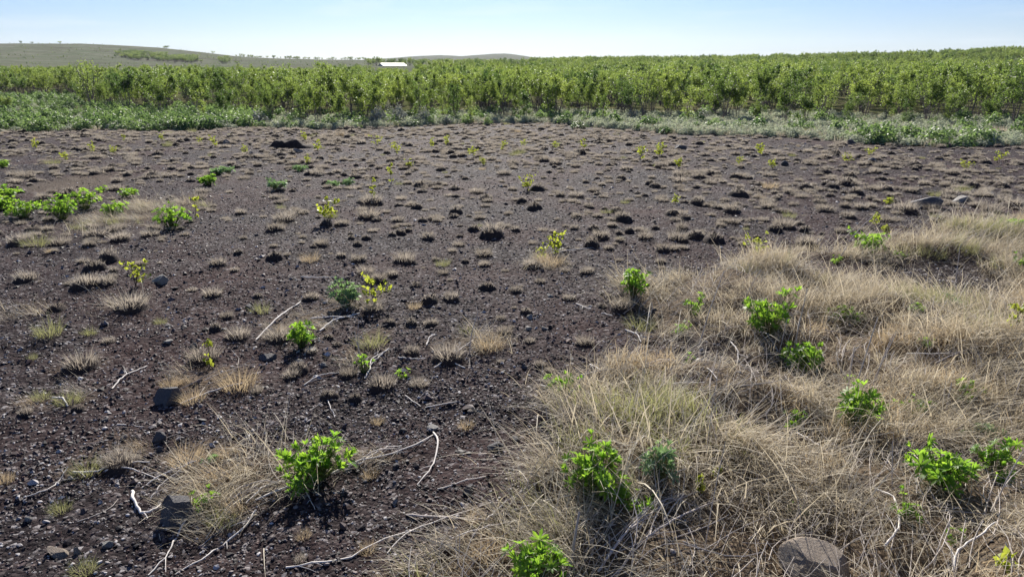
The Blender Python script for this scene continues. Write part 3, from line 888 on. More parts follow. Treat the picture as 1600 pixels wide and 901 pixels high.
def place_sapling(p, h, w, label, dens=1.0, mat=None):
    e = empty('birch_sapling', (p.x, p.y, p.z - .005)); tag(e, label, 'sapling', 'birch saplings planted out on the gravel')
    tubes, P = [], []
    nst = 1 if w < h * .6 else random.choice((2, 3))
    for s in range(nst):
        a = random.uniform(0, 6.28); sp = w * .28 * (s > 0 or nst > 1)
        top = Vector((math.cos(a) * sp, math.sin(a) * sp, h * (1 if s == 0 else random.uniform(.6, .95))))
        mid = top * .5 + Vector((random.gauss(0, .012), random.gauss(0, .012), h * .05))
        line = smooth_line([(0, 0, 0), tuple(mid), tuple(top)], 7)
        tubes.append(tube(line, np.linspace(.0042, .0016, 7), 4, random.random()))
        nb = max(3, int(6 * dens))
        for b in range(nb):
            f = random.uniform(.22, 1); q = line[int(f * 6)]
            a2 = random.uniform(0, 6.28); ln = w * random.uniform(.15, .5)
            tip = q + np.array([math.cos(a2) * ln, math.sin(a2) * ln, ln * random.uniform(.3, .9)])
            tubes.append(tube([q, (q + tip) / 2 + np.array([0, 0, .004]), tip], [.0018, .0014, .001], 3, .3))
            for l in range(random.randint(3, 6)):
                P.append(tip * random.uniform(.55, 1) + q * 0 + np.array([random.gauss(0, .012) for _ in range(3)]) if False else q + (tip - q) * random.uniform(.4, 1.05) + np.array([random.gauss(0, .011) for _ in range(3)]))
    V, F, T = join(tubes); obj('stem', np_mesh('sapling_stem', V, F, [M_twig], True, tint=T), e)
    P = np.array(P); n = len(P)
    N = np.stack([rng.normal(0, .8, n), rng.normal(0, .8, n), rng.uniform(.1, 1, n)], 1)
    sz = rng.uniform(.024, .042, n) * np.clip(h / .25, .8, 1.5)
    V, F = leaf_quads(P, N, sz, rng.uniform(0, 6.28, n))
    obj('foliage', np_mesh('sapling_foliage', V, F, [mat or M_sapling], False, tint=np.repeat(rng.random(n), 4)), e)

FARS = 'small yellow-green birch sapling far out on the gravel'
SAPS = [
    (516, 350, 48, 32, 'bushy yellow-leaved sapling on bare gravel above a small dark mound'), (582, 320, 52, 14, 'thin tall sapling standing on a low grass bank'), (612, 288, 34, 10, 'wispy thin sapling behind the one on the grass bank'),
    (868, 398, 38, 34, 'yellow-leaved sapling beside a golden grass tuft pair'), (848, 405, 16, 28, 'low leafy sapling shoot in the golden grass tuft pair'), (588, 478, 54, 58, 'spreading green-leaved sapling beside the pale lupine'),
    (212, 448, 40, 44, 'sapling of yellow leaf clusters beside a pale stone on gravel'), (329, 572, 52, 18, 'single-stemmed sapling with yellow leaves by the large golden tuft'), (1178, 402, 42, 40, 'yellow-leaved sapling on the edge of dead grass and gravel'),
    (305, 342, 36, 20, 'yellow-leaved sapling right beside the dense round lupine bush'), (825, 298, 24, 26, FARS), (1055, 318, 14, 14, FARS), (1368, 352, 20, 14, 'yellow sapling near a shaggy tuft by the dead grass'), (1388, 323, 18, 14, 'yellow sapling beside the shaggy tuft at the pointed rock'),
    (1384, 366, 16, 10, 'sparse sapling just beyond the wide verge lupine'), (1000, 252, 24, 22, FARS), (1030, 245, 22, 20, FARS), (912, 242, 26, 14, FARS), (740, 246, 18, 18, FARS), (785, 236, 15, 14, FARS), (590, 228, 16, 22, FARS),
    (620, 242, 20, 22, FARS), (675, 229, 14, 10, FARS), (698, 226, 14, 10, FARS), (497, 238, 20, 12, 'sapling at the end of the dark soil heap'), (476, 220, 14, 12, 'sapling behind the dark soil heap'), (480, 256, 14, 12, FARS),
    (102, 252, 16, 18, FARS), (146, 238, 16, 12, FARS), (177, 241, 14, 12, FARS), (56, 232, 14, 14, FARS), (338, 230, 18, 14, FARS), (312, 224, 10, 10, FARS), (383, 240, 12, 12, FARS), (254, 222, 14, 10, FARS), (194, 220, 10, 8, FARS),
    (1155, 258, 14, 18, FARS), (1188, 242, 18, 14, FARS), (1207, 264, 16, 12, FARS), (1060, 262, 18, 14, FARS), (1325, 254, 12, 18, FARS), (1360, 245, 14, 16, FARS), (1512, 266, 12, 24, FARS), (1560, 254, 20, 22, FARS), (755, 258, 12, 10, FARS), (868, 232, 10, 14, FARS), (818, 228, 10, 12, FARS), (640, 262, 12, 12, FARS),
    (1585, 530, 52, 34, 'sapling of few leaves on a forked dark stem in dead grass'), (1095, 772, 32, 12, 'yellow-green upright shoot in dead grass beyond the lying stalks'), (1118, 750, 22, 8, 'narrow yellow shoot at the foot of a standing stalk'), (1572, 898, 36, 18, 'yellow-green shoot beside the bent bleached stick'),
]
for px, py, h, w, lab in SAPS:
    p = at(px, py); k = ppm(p)
    if lab is FARS: lab = 'small yellow-green sapling ' + near_mark(p.x, p.y)
    place_sapling(p, h / k, w / k, lab, 1.3 if h > 30 else 1.6)

# ------------------------------------------------------------------ rocks and stones
def rock_mesh(name, seed, mat, cuts=7, sub=4, rough=.11, faces=None):
    import bmesh
    bm = bmesh.new(); bmesh.ops.create_icosphere(bm, subdivisions=sub, radius=1)
    rs = random.Random(seed)
    pl = []
    for _ in range(cuts + 2):
        n = Vector((rs.gauss(0, 1), rs.gauss(0, 1), rs.gauss(.2, .8))).normalized(); pl.append((n, rs.uniform(.38, .74)))
    if faces: pl = [(Vector(f[:3]).normalized(), f[3]) for f in faces]; rough = .06
    co = np.array([v.co for v in bm.verts])
    nz = fbm(co[:, 0] * 2 + seed, co[:, 1] * 2 + co[:, 2] * 1.7, seed, 4)
    for v, k in zip(bm.verts, nz):
        c = v.co.copy()
        for n, d in pl:
            q = c.dot(n) - d
            if q > 0: c -= n * q * .98
        v.co = c * (1 + rough * float(k))
    me = bpy.data.meshes.new(name); bm.to_mesh(me); bm.free(); me.materials.append(mat)
    return me

ROCKS = [  # px, py foot, width px, height px, mat, label, seed, cuts, tilt
    (262, 634, 34, 30, M_rock, 'dark wedge-shaped rock beside golden grass tufts', 3, 8), (268, 826, 52, 50, M_rock, 'large slanted dark rock beside bleached sticks', 4, 6),
    (1284, 912, 96, 50, M_rock_brown, 'large rounded brown boulder sunk in the dead grass', 5, 0), (250, 444, 26, 15, M_rock_pale, 'pale pointed stone beside a yellow sapling', 7, 7),
    (1445, 326, 52, 18, M_rock, 'dark pointed rock beside the shaggy grass tuft', 21, 7), (1505, 317, 28, 10, M_rock_pale, 'pale flat-topped rock on the far gravel', 9, 6),
    (1064, 234, 18, 10, M_rock, 'dark boulder near the far meadow', 14, 5), (1332, 226, 12, 8, M_rock, 'dark stone at the foot of the far green meadow', 15, 5),
    (352, 230, 13, 11, M_rock, 'dark upright stone on the far gravel', 16, 6), (392, 245, 12, 8, M_rock, 'round dark stone near a far sapling', 17, 5), (465, 238, 12, 6, M_rock_pale, 'grey stone in front of the dark soil heap', 18, 5),
    (1228, 259, 12, 8, M_rock, 'dark stone on the gravel below the far meadow', 19, 5), (1367, 256, 16, 9, M_rock, 'dark stone beside a far yellow sapling', 20, 6),
    (86, 870, 30, 16, M_rock_brown, 'flat reddish-brown stone on the gravel', 22, 7), (118, 868, 18, 12, M_rock_brown, 'small reddish-brown stone next to the flat one', 23, 7), (246, 692, 26, 14, M_rock, 'grey stone near the straw patch', 24, 7),
    (772, 704, 24, 12, M_rock, 'grey stone alone on the gravel', 25, 7), (733, 772, 20, 16, M_rock, 'dark grey stone near lying sticks', 26, 6), (416, 563, 26, 9, M_rock, 'flat grey stone beside the upright lupine', 27, 7),
    (484, 553, 24, 8, M_rock_pale, 'flat pale stone in front of the upright lupine', 28, 7), (505, 573, 10, 6, M_rock_pale, 'small white stone beside the stubby lupine', 29, 6), (260, 538, 14, 7, M_rock_pale, 'small white stone in open gravel', 30, 6),
    (676, 672, 18, 7, M_rock_pale, 'small white stone touching a bleached stick', 31, 6), (617, 788, 10, 7, M_rock_pale, 'round white pebble on the gravel', 32, 4), (825, 517, 12, 5, M_rock_pale, 'pale stone near the straw verge', 33, 6), (302, 546, 12, 10, M_rock, 'small grey stone in a shaggy tuft', 34, 6),
    (850, 516, 12, 5, M_rock_pale, 'pale chip of stone near the straw verge', 35, 6), (42, 815, 14, 8, M_rock_pale, 'pale stone on the near gravel', 36, 6), (163, 858, 20, 9, M_rock_pale, 'light grey broken stone on the near gravel', 37, 7),
]
for px, py, w, h, mat, lab, seed, cuts in ROCKS:
    p = at(px, py); k = ppm(p); ww, hh = w / k, h / k
    if seed in (3, 4): ww *= 1.25; hh *= 1.12
    faces = {4: [(-.75, -.45, .5, .28), (.55, -.75, .25, .30), (.35, .1, .95, .50), (1, .3, .1, .62), (-.2, 1, .3, .6), (-.9, .3, -.1, .7)], 3: [(-.5, -.5, .75, .34), (.6, -.8, .1, .34), (.2, .3, .95, .55), (1, .2, .1, .6), (0, 1, .1, .6)],
             5: [(.05, -.05, 1, .62), (.1, -1, .5, .66), (-.8, -.4, .45, .74), (.9, -.3, .4, .72)]}.get(seed)
    o = obj('rock', rock_mesh('rock', seed, mat, cuts, 4, .11, faces))
    p2 = p + Vector((0, ww * .3, 0)); p2.z = Hs(p2.x, p2.y)
    o.location = (p2.x, p2.y, p2.z + hh * .34)
    o.scale = (ww * .60, ww * .48, hh * .72); o.rotation_euler = (random.uniform(-.2, .2), random.uniform(-.25, .25), random.uniform(-.4, .4))
    tag(o, lab, 'rock')
# small loose stones
stone_me = [rock_mesh('stone', 40 + k, (M_rock, M_rock_brown, M_rock_pale, M_rock)[k % 4], 7, 2) for k in range(8)]
n_st = 0
while n_st < 90:
    y = random.uniform(2.3, 11) if random.random() < .7 else random.uniform(8, 25); x = random.uniform(-1, 1) * (y * .72 + .3)
    if float(straw_amt(np.array([x]), np.array([y]))[0]) > .3: continue
    s = random.uniform(.014, .032) * (1 + y * .05)
    k = random.randrange(8)
    o = obj('loose_stone', stone_me[k]); o.location = (x, y, Hs(x, y) + s * .2)
    o.scale = (s, s * random.uniform(.6, 1), s * random.uniform(.4, .8)); o.rotation_euler = (0, random.uniform(-.3, .3), random.uniform(0, 6.28))
    tag(o, 'small ' + ('dark', 'brown', 'pale', 'dark')[k % 4] + ' loose stone ' + near_mark(x, y), 'stone', 'loose stones on the gravel')
    n_st += 1

# dark eroded soil heap out on the gravel
def soil_heap():
    p = at(455, 232); k = ppm(p)
    e = empty('soil_heap', (p.x, p.y + .25, p.z)); tag(e, 'long dark eroded soil heap with a turf rim on the gravel', 'soil heap')
    W, Hh = 74 / k, 15 / k
    nx, ny = 40, 14
    V = []
    for j in range(ny):
        for i in range(nx):
            u = i / (nx - 1) * 2 - 1; v = j / (ny - 1) * 2 - 1
            env = max(0., 1 - abs(u) ** 2.6) * max(0., 1 - abs(v) ** 3)
            prof = (1.0 if u < .15 else 1.0 - .55 * sstep(.1, .5, np.float64(u)))
            z = Hh * env ** .5 * float(prof) * (.92 + .45 * float(fbm(np.array([u * 4.]), np.array([v * 2.]), 17, 4)[0]))
            V.append((u * W / 2, v * .32 + .05 * float(fbm(np.array([u * 6]), np.array([z * 9]), 19, 2)[0]), z - .02))
    F = [(j * nx + i, j * nx + i + 1, (j + 1) * nx + i + 1, (j + 1) * nx + i) for j in range(ny - 1) for i in range(nx - 1)]
    obj('soil', np_mesh('heap_soil', V, F, [M_soil], True), e)
    nb = 380
    u = rng.uniform(-.9, .9, nb); v = rng.uniform(.35, .9, nb)
    ii = np.clip(((u + 1) / 2 * (nx - 1)).astype(int), 0, nx - 1); jj = np.clip(((v + 1) / 2 * (ny - 1)).astype(int), 0, ny - 1)
    rt = np.array(V)[jj * nx + ii]
    Vb, Fb, Tb = blades(rt, rng.uniform(0, 6.28, nb), rng.uniform(.1, .8, nb), rng.uniform(.6, 1.5, nb), rng.uniform(.03, .08, nb), np.full(nb, .005), 2)
    obj('foliage', np_mesh('heap_turf', Vb, Fb, [M_tuft], False, tint=Tb), e)
soil_heap()

# ------------------------------------------------------------------ bleached sticks and dead stalks
W_, G_ = M_stalk, M_greystalk
STICKS = [  # polyline px, radius px, material, label, lift of the far end in px (standing)
    ([(207, 768), (211, 786), (222, 802), (232, 806), (252, 790)], 3.0, W_, 'thick white hooked stick beside the large slanted rock'),
    ([(297, 795), (290, 815), (272, 845), (258, 875), (232, 899)], 2.2, W_, 'bleached curved stick running from the large slanted rock'),
    ([(400, 798), (385, 825), (350, 850), (310, 880), (275, 897)], 2.0, W_, 'long pale stick lying clear of the large slanted rock'),
    ([(677, 676), (684, 690), (681, 715), (672, 738), (652, 758)], 2.0, W_, 'white bow-shaped stick alone on the gravel'),
    ([(684, 764), (740, 752), (800, 738)], 1.4, W_, 'straight thin stick on gravel near the verge'),
    ([(447, 887), (500, 882), (545, 872), (590, 850), (640, 830), (690, 815)], 2.0, W_, 'long wavy brownish stick lying across the gravel'),
    ([(605, 865), (625, 845), (660, 822), (690, 815), (740, 795), (770, 788)], 1.6, W_, 'stick crossing the end of the long wavy one'),
    ([(635, 805), (690, 812), (760, 818)], 2.4, G_, 'thick grey stick with a forked end by the verge'),
    ([(760, 818), (790, 790), (830, 765)], 2.0, W_, 'pale stick rising from the thick grey forked one'),
    ([(680, 860), (740, 840), (800, 825), (860, 810)], 1.4, W_, 'thin stick running from gravel into the dead grass'),
    ([(37, 777), (70, 770), (95, 750), (108, 737)], 1.2, W_, 'thin stick beside a green-tipped tuft'),
    ([(115, 742), (150, 742), (185, 727), (235, 726)], 1.6, W_, 'pale bent stalk under two grass tufts'),
    ([(165, 738), (195, 735), (230, 742), (250, 755)], 1.5, W_, 'second pale stalk under two grass tufts'),
    ([(222, 762), (250, 748), (285, 735), (310, 730)], 1.5, W_, 'stalk reaching from gravel into the straw patch'),
    ([(235, 780), (262, 755), (285, 740)], 1.4, W_, 'short stalk pointing at the large slanted rock'),
    ([(175, 608), (195, 590), (230, 572)], 1.6, W_, 'pale angled stick on open gravel'), ([(83, 625), (98, 628), (107, 636)], 2.0, W_, 'short curved white root end by green tufts'),
    ([(282, 632), (330, 615), (383, 600)], 2.0, W_, 'straight grey stick running from the dark wedge rock'), ([(183, 663), (225, 670)], 1.2, W_, 'short thin twig on open gravel'),
    ([(470, 433), (490, 436), (528, 433)], 1.0, W_, 'thin pale stem behind the pale lupine'), ([(690, 463), (712, 475)], 1.0, W_, 'short pale twig near a soil hummock'),
    ([(510, 617), (515, 635), (523, 652)], 1.2, W_, 'short pale twig on a soil hummock'), ([(633, 618), (658, 638)], 1.2, W_, 'straight pale twig on the gravel near a tiny lupine'),
    ([(665, 637), (700, 633), (718, 627)], 1.2, W_, 'low arched twig on the gravel'), ([(475, 602), (497, 590), (530, 582)], 1.3, W_, 'pale twig leading to the stubby lupine'),
    ([(622, 558), (640, 563), (665, 560)], 1.2, W_, 'thin twig leading into a straw patch'), ([(727, 575), (712, 571), (705, 557), (720, 544)], 1.3, W_, 'white curled root by the straw patch'),
    ([(678, 575), (703, 560), (740, 536)], 1.2, W_, 'pale stalk lying across the straw patch'), ([(666, 541), (672, 530), (680, 523)], 1.4, W_, 'small white stub at the straw patch'),
    ([(900, 475), (923, 485)], 1.3, W_, 'white twig on gravel near the verge corner'), ([(940, 490), (957, 496)], 1.2, W_, 'small twig near the verge corner'),
    ([(977, 516), (995, 527), (1002, 536)], 1.6, W_, 'white curved twig on bare soil at the verge'), ([(922, 570), (938, 587)], 1.6, W_, 'short white stick on bare soil at the verge'),
    ([(845, 602), (862, 615)], 1.6, W_, 'white stub beside the low spreading lupine'), ([(858, 398), (905, 391), (950, 387)], .9, W_, 'long thin stem on far gravel by two tufts'),
    ([(400, 532), (432, 505), (470, 472)], 1.9, W_, 'thick pale stalk leaning by the upright lupine'), ([(500, 520), (520, 505), (562, 490)], 1.9, W_, 'pale stalk in the pile behind the upright lupine'),
    ([(486, 503), (520, 499), (565, 497)], 1.5, W_, 'level stalk in the pile behind the upright lupine'), ([(570, 592), (578, 580), (582, 562), (606, 550)], 1.7, W_, 'white forked root beside the stubby lupine'),
    ([(576, 575), (590, 562), (608, 545)], 1.4, W_, 'second white root beside the stubby lupine'), ([(460, 745), (478, 770), (492, 796)], 1.1, W_, 'dotted thin stem pointing away from the big bright lupine'),
    ([(400, 785), (440, 770), (500, 748), (560, 727), (600, 717), (650, 697), (677, 680)], 1.9, W_, 'long grey stalk passing under the big bright lupine'),
    ([(540, 735), (590, 712), (640, 700), (670, 688)], 1.5, G_, 'grey stalk lying beside the long one under the lupine'), ([(560, 728), (600, 705), (628, 696)], 1.4, W_, 'short pale stalk on the stalk heap by the lupine'),
    ([(385, 790), (420, 765), (460, 752)], 1.5, W_, 'pale stalk end in front of the big bright lupine'), ([(370, 772), (410, 762), (455, 757)], 1.4, G_, 'grey stalk end in front of the big bright lupine'),
    ([(1380, 866), (1398, 845), (1402, 815), (1392, 790), (1362, 772)], 2.6, W_, 'white curved stick like a rib in the dead grass'),
    ([(1487, 905), (1490, 882), (1515, 860), (1552, 837)], 2.6, W_, 'bent bleached stick arching through the dead grass'),
    ([(1242, 685), (1265, 700), (1293, 717)], 1.6, W_, 'straight pale stalk across a dark gap in dead grass'),
    ([(934, 905), (960, 870), (985, 835), (1012, 812)], 2.8, G_, 'thick grey stalk in the lying bundle'), ([(985, 838), (1040, 802), (1088, 780)], 2.4, G_, 'grey stalk on top of the lying bundle'),
    ([(1008, 852), (1060, 826), (1122, 792)], 2.2, G_, 'long grey stalk along the lying bundle'), ([(1000, 815), (1060, 795), (1082, 802)], 1.8, G_, 'bent grey stalk in the lying bundle'),
    ([(1142, 538), (1152, 553), (1151, 574)], 1.6, W_, 'white crooked twig in the dead grass'), ([(1000, 577), (1050, 569), (1080, 577), (1110, 592), (1120, 602)], 1.5, W_, 'pale arched stem over bare soil at the verge'),
    ([(900, 592), (960, 586), (1010, 578), (1045, 572)], 1.4, G_, 'grey stem lying across bare soil at the verge'), ([(980, 622), (1040, 612), (1100, 606)], 1.4, W_, 'pale stem in the stalk litter below bare soil'),
    ([(970, 650), (1030, 634), (1085, 622)], 1.5, G_, 'grey stem in the stalk litter below bare soil'), ([(790, 800), (825, 770), (845, 762)], 1.8, W_, 'pale stick end beside the bushy lupine'), ([(800, 805), (840, 800), (890, 785)], 2.0, W_, 'white stick lying before the bushy lupine'),
    ([(1010, 690), (985, 720), (975, 760)], 1.4, W_, 'thin stem between two lupines in dead grass'), ([(1415, 560), (1470, 562), (1540, 560)], 1.2, W_, 'level pale stem across the dead grass'), ([(1460, 575), (1500, 560), (1540, 545)], 1.4, G_, 'grey stem lying in the dead grass'),
]
def stick(px_line, rpx, mat, lab, lift=0.0):
    pts, rr = [], []
    for i, (px, py) in enumerate(px_line):
        p = at(px, py); r = rpx * .72 / ppm(p)
        s = float(straw_amt(np.array([p.x]), np.array([p.y]))[0])
        q = np.array(p) + np.array([0, 0, r * .8 + .035 * s + .012 * (i % 2)]); pts.append(q); rr.append(r)
    line = smooth_line(pts, 14)
    n = len(line)
    line[1:-1] += rng.normal(0, .0022, (n - 2, 3))
    o0 = line[0].copy()
    tb = [tube(line - o0, np.linspace(rr[0] * 1.1, rr[-1] * .7, n) * rng.uniform(.85, 1.15, n), 6, random.random())]
    Ln = np.linalg.norm(np.diff(line, axis=0), axis=1).sum()
    for _ in range(int(Ln / .22) if Ln > .2 else 0):                 # side twigs
        i = random.randrange(1, n - 2); dv = line[i + 1] - line[i]; dv /= np.linalg.norm(dv); sd = random.choice((-1, 1)) * random.uniform(.5, 1)
        w = np.array([dv[0] - sd * dv[1], dv[1] + sd * dv[0], .15]) * random.uniform(.03, .09)
        q = line[i] - o0
        tb.append(tube([q, q + w * .5 + np.array([0, 0, .004]), q + w], np.array([.55, .4, .25]) * rr[0], 4, random.random()))
    V, F, T = join(tb)
    o = obj('dead_stalk', np_mesh('dead_stalk', V, F, [mat], True, tint=T), loc=o0); tag(o, lab, 'stalk')
for a in STICKS: stick(*a)

# standing stalks: (foot px, py, top px, py, radius px, label)
STANDING = [(886, 905, 903, 798, 4.0, 'thick grey standing stalk beside a bright lupine'), (1100, 862, 1120, 690, 1.3, 'tall thin stalk standing in dead grass behind the lying bundle'), (1325, 640, 1352, 500, 1.6, 'tall forked grey stalk behind the tall narrow lupine'),
            (1352, 625, 1386, 525, 1.5, 'leaning brown stalk behind the tall narrow lupine'), (1322, 620, 1327, 545, 1.7, 'short straight grey stalk behind the tall narrow lupine'), (1366, 610, 1385, 525, 1.4, 'thin leaning stalk beside the brown one'),
            (1240, 545, 1252, 455, 1.3, 'grey stalk standing beside the tall lupine bush'), (1090, 545, 1122, 430, 1.3, 'long leaning stalk at the verge behind small lupines'), (1493, 442, 1492, 388, 1.1, 'thin stalk standing by bare soil in the verge'),
            (1312, 402, 1358, 340, 1.2, 'long leaning stalk beside the wide verge lupine'), (1436, 365, 1436, 345, 1.0, 'short stub standing on the far verge edge'), (852, 720, 852, 640, 1.3, 'thin dark stalk standing at the verge edge'),
            (1476, 660, 1480, 600, 1.5, 'stout pale stalk near the star-shaped lupine'), (1395, 760, 1388, 690, 1.2, 'dark twiggy stalk before the leggy lupine'), (733, 552, 748, 490, 1.2, 'dark stalk leaning out of the straw patch'), (560, 560, 563, 500, .9, 'thin stalk standing in the greening tuft'),
            (1100, 740, 1112, 560, .9, 'very thin tall stem in dead grass'), (845, 700, 920, 575, 1.0, 'thin stem leaning over the verge edge'), (1550, 800, 1590, 690, 1.6, 'pale leaning stalk next to the dark green lupine'), (1575, 640, 1590, 590, 1.4, 'leaning stalk near the forked sapling'),
            (1215, 560, 1225, 500, 1.0, 'thin stem at the foot of the tall lupine bush'), (1160, 480, 1185, 425, 1.0, 'thin stem leaning in dead grass near gravel'), (1480, 470, 1500, 420, 1.0, 'thin stem leaning over the shaded hollow')]
for fx, fy, tx_, ty_, rp, lab in STANDING:
    p = at(fx, fy); k = ppm(p); h = (fy - ty_) / k * 1.08; dx = (tx_ - fx) / k
    r = rp * .7 / k
    line = smooth_line([(0, 0, -.02), (dx * .4 + random.gauss(0, .008), .01, h * .5), (dx, .03, h)], 9)
    V, F, T = tube(line, np.linspace(r * 1.1, r * .6, 9), 5, random.random())
    o = obj('dead_stalk', np_mesh('dead_stalk', V, F, [M_greystalk], True, tint=T), loc=p); tag(o, lab, 'stalk', 'dead lupine stalks standing in the verge')

def stalk_litter():
    parts = []
    n = 0
    while n < 2100:
        y = random.uniform(1.9, 9.5); x = random.uniform(-.75 * y, .78 * y + .4)
        s = float(straw_amt(np.array([x]), np.array([y]))[0])
        if random.random() > s * .9 + .012: continue
        inside = s > .5
        L = random.uniform(.08, .42) if inside else random.uniform(.05, .22)
        a = random.gauss(.95, .4) if random.random() < .82 else random.uniform(0, 3.14)
        m = 5
        t = np.linspace(-.5, .5, m)
        bend = random.gauss(0, .45)
        xs = x + L * (t * math.cos(a) - bend * t * t * math.sin(a)); ys = y + L * (t * math.sin(a) + bend * t * t * math.cos(a))
        z = height(xs, ys)
        z = np.linspace(z[0], z[-1], m) * .6 + z * .4 + np.linspace(random.uniform(0, .03), random.uniform(.005, .12 if inside else .02), m) * (1 if inside else .5) + .004
        r = random.choice((random.uniform(.001, .002), random.uniform(.0016, .004))) * (1 if inside else .7)
        parts.append(tube(np.stack([xs, ys, z], 1), np.linspace(r, r * .6, m), 4, random.random())); n += 1
    V, F, T = join(parts)
    o = obj('stalk_litter', np_mesh('stalk_litter', V, F, [M_litter], True, tint=T))
    tag(o, 'thin dead stems littered through the grass and gravel', 'litter', kind='stuff')
stalk_litter()

# ------------------------------------------------------------------ birch trees
def birch(seed, H=2.6, stems=5, spread=.5, leaves=2300, mat=None, low=.22, lsize=.064):
    rs = random.Random(seed)
    tubes, P = [], []
    for s in range(stems):
        a = 2 * math.pi * s / stems + rs.uniform(-.5, .5)
        sp = spread * rs.uniform(.35, 1.15); h = H * rs.uniform(.78, 1.0)
        pts = [(math.cos(a) * .04, math.sin(a) * .04, -.05)]
        for q in (.25, .5, .75, 1.0):
            pts.append((math.cos(a) * sp * q ** 1.1 + rs.gauss(0, .05), math.sin(a) * sp * q ** 1.1 + rs.gauss(0, .05), h * q))
        line = smooth_line(pts, 12); r0 = .019 * H / 2.6 * rs.uniform(.8, 1.3)
        tubes.append(tube(line, np.linspace(r0, .004, 12), 5, rs.random()))
        for b in range(9):                             # bare twigs low on the stem
            q = line[rs.randint(1, 5)]; a2 = rs.uniform(0, 6.28); ln = rs.uniform(.18, .42)
            tip = q + np.array([math.cos(a2) * ln * .8, math.sin(a2) * ln * .8, ln * rs.uniform(.4, .9)])
            tubes.append(tube([q, (q + tip) / 2 + np.array([0, 0, -.03]), tip], [.006, .0045, .003], 3, rs.random()))
        nb = rs.randint(12, 16)
        for b in range(nb):
            f = low + (1 - low) * (b + rs.random()) / nb
            q = line[min(int(f * 11), 11)]
            a2 = rs.uniform(0, 6.28); ln = (.52 - .30 * f) * H / 2.6 * rs.uniform(.6, 1.2)
            el = rs.uniform(.35, 1.0)
            tip = q + np.array([math.cos(a2) * ln * math.cos(el), math.sin(a2) * ln * math.cos(el), ln * math.sin(el)])
            md = (q + tip) / 2 + np.array([0, 0, -.02])
            tubes.append(tube([q, md, tip], [.0065, .0045, .0025], 3, rs.random()))
            P.append((q, md, tip, ln))
    ncl = int(len(P) * 1.05)                                 # clumps of leaves sit on the outer half of the branches
    br = rng.integers(0, len(P), ncl); u = rng.beta(2.6, 1.1, ncl)[:, None]
    A = np.array([p[0] for p in P])[br]; B = np.array([p[1] for p in P])[br]; C = np.array([p[2] for p in P])[br]
    cen = np.where(u < .5, A + (B - A) * u * 2, B + (C - B) * (u * 2 - 1)) + rng.normal(0, .03, (ncl, 3))
    cw = rng.uniform(.3, 1.6, ncl); cw /= cw.sum()
    pick = rng.choice(ncl, leaves, p=cw)
    rad = rng.uniform(.04, .11, ncl)[pick][:, None] * np.array([[1, 1, 1.25]])
    pos = cen[pick] + rng.normal(0, 1, (leaves, 3)) * rad
    N = np.stack([rng.normal(0, 1, leaves), rng.normal(0, 1, leaves), rng.normal(.35, .6, leaves)], 1)
    V, F = leaf_quads(pos, N, lsize * rng.uniform(.6, 1.25, leaves), rng.uniform(0, 6.28, leaves))
    cl = rng.random(ncl)[pick]
    T = np.clip(.55 * cl + .45 * rng.random(leaves), 0, 1)
    tv, tf, tt = join(tubes)
    return np_mesh('birch_trunk', tv, tf, [M_bark], True, tint=tt), np_mesh('birch_crown', V, F, [mat or M_birch], False, tint=np.repeat(T, 4))

TREES = [birch(100 + k, 2.6, (4, 5, 6, 3, 5, 7, 4, 6, 5, 3)[k], (.75, .85, .95, .5, .8, .9, .6, .85, 1.0, .42)[k], (2900, 3200, 3500, 2000, 2800, 3200, 2300, 3000, 3200, 1800)[k], None, (.46, .50, .54, .28, .46, .56, .34, .50, .48, .26)[k]) for k in range(10)]
SPARSE = [birch(130 + k, 2.6, 7, .6, 800, None, .4) for k in range(2)]       # still mostly bare
SLIM = [birch(140 + k, 2.6, 2, .18, 900, None, .06) for k in range(2)]       # slim single young tree
tree_first = {}
def place_tree(x, y, h, variant, label, rz=None, wide=1.0):
    tm, cm = variant
    z = Hs(x, y)
    s = h / 2.6
    e = empty('birch_tree', (x, y, z), random.uniform(0, 6.28) if rz is None else rz, (s * wide, s * wide, s))
    tag(e, label, 'tree', 'young birch trees of the wood')
    t = obj('trunk', tm, e); c = obj('crown', cm, e)
    tree_first.setdefault(tm.name, [t, c])
    return e

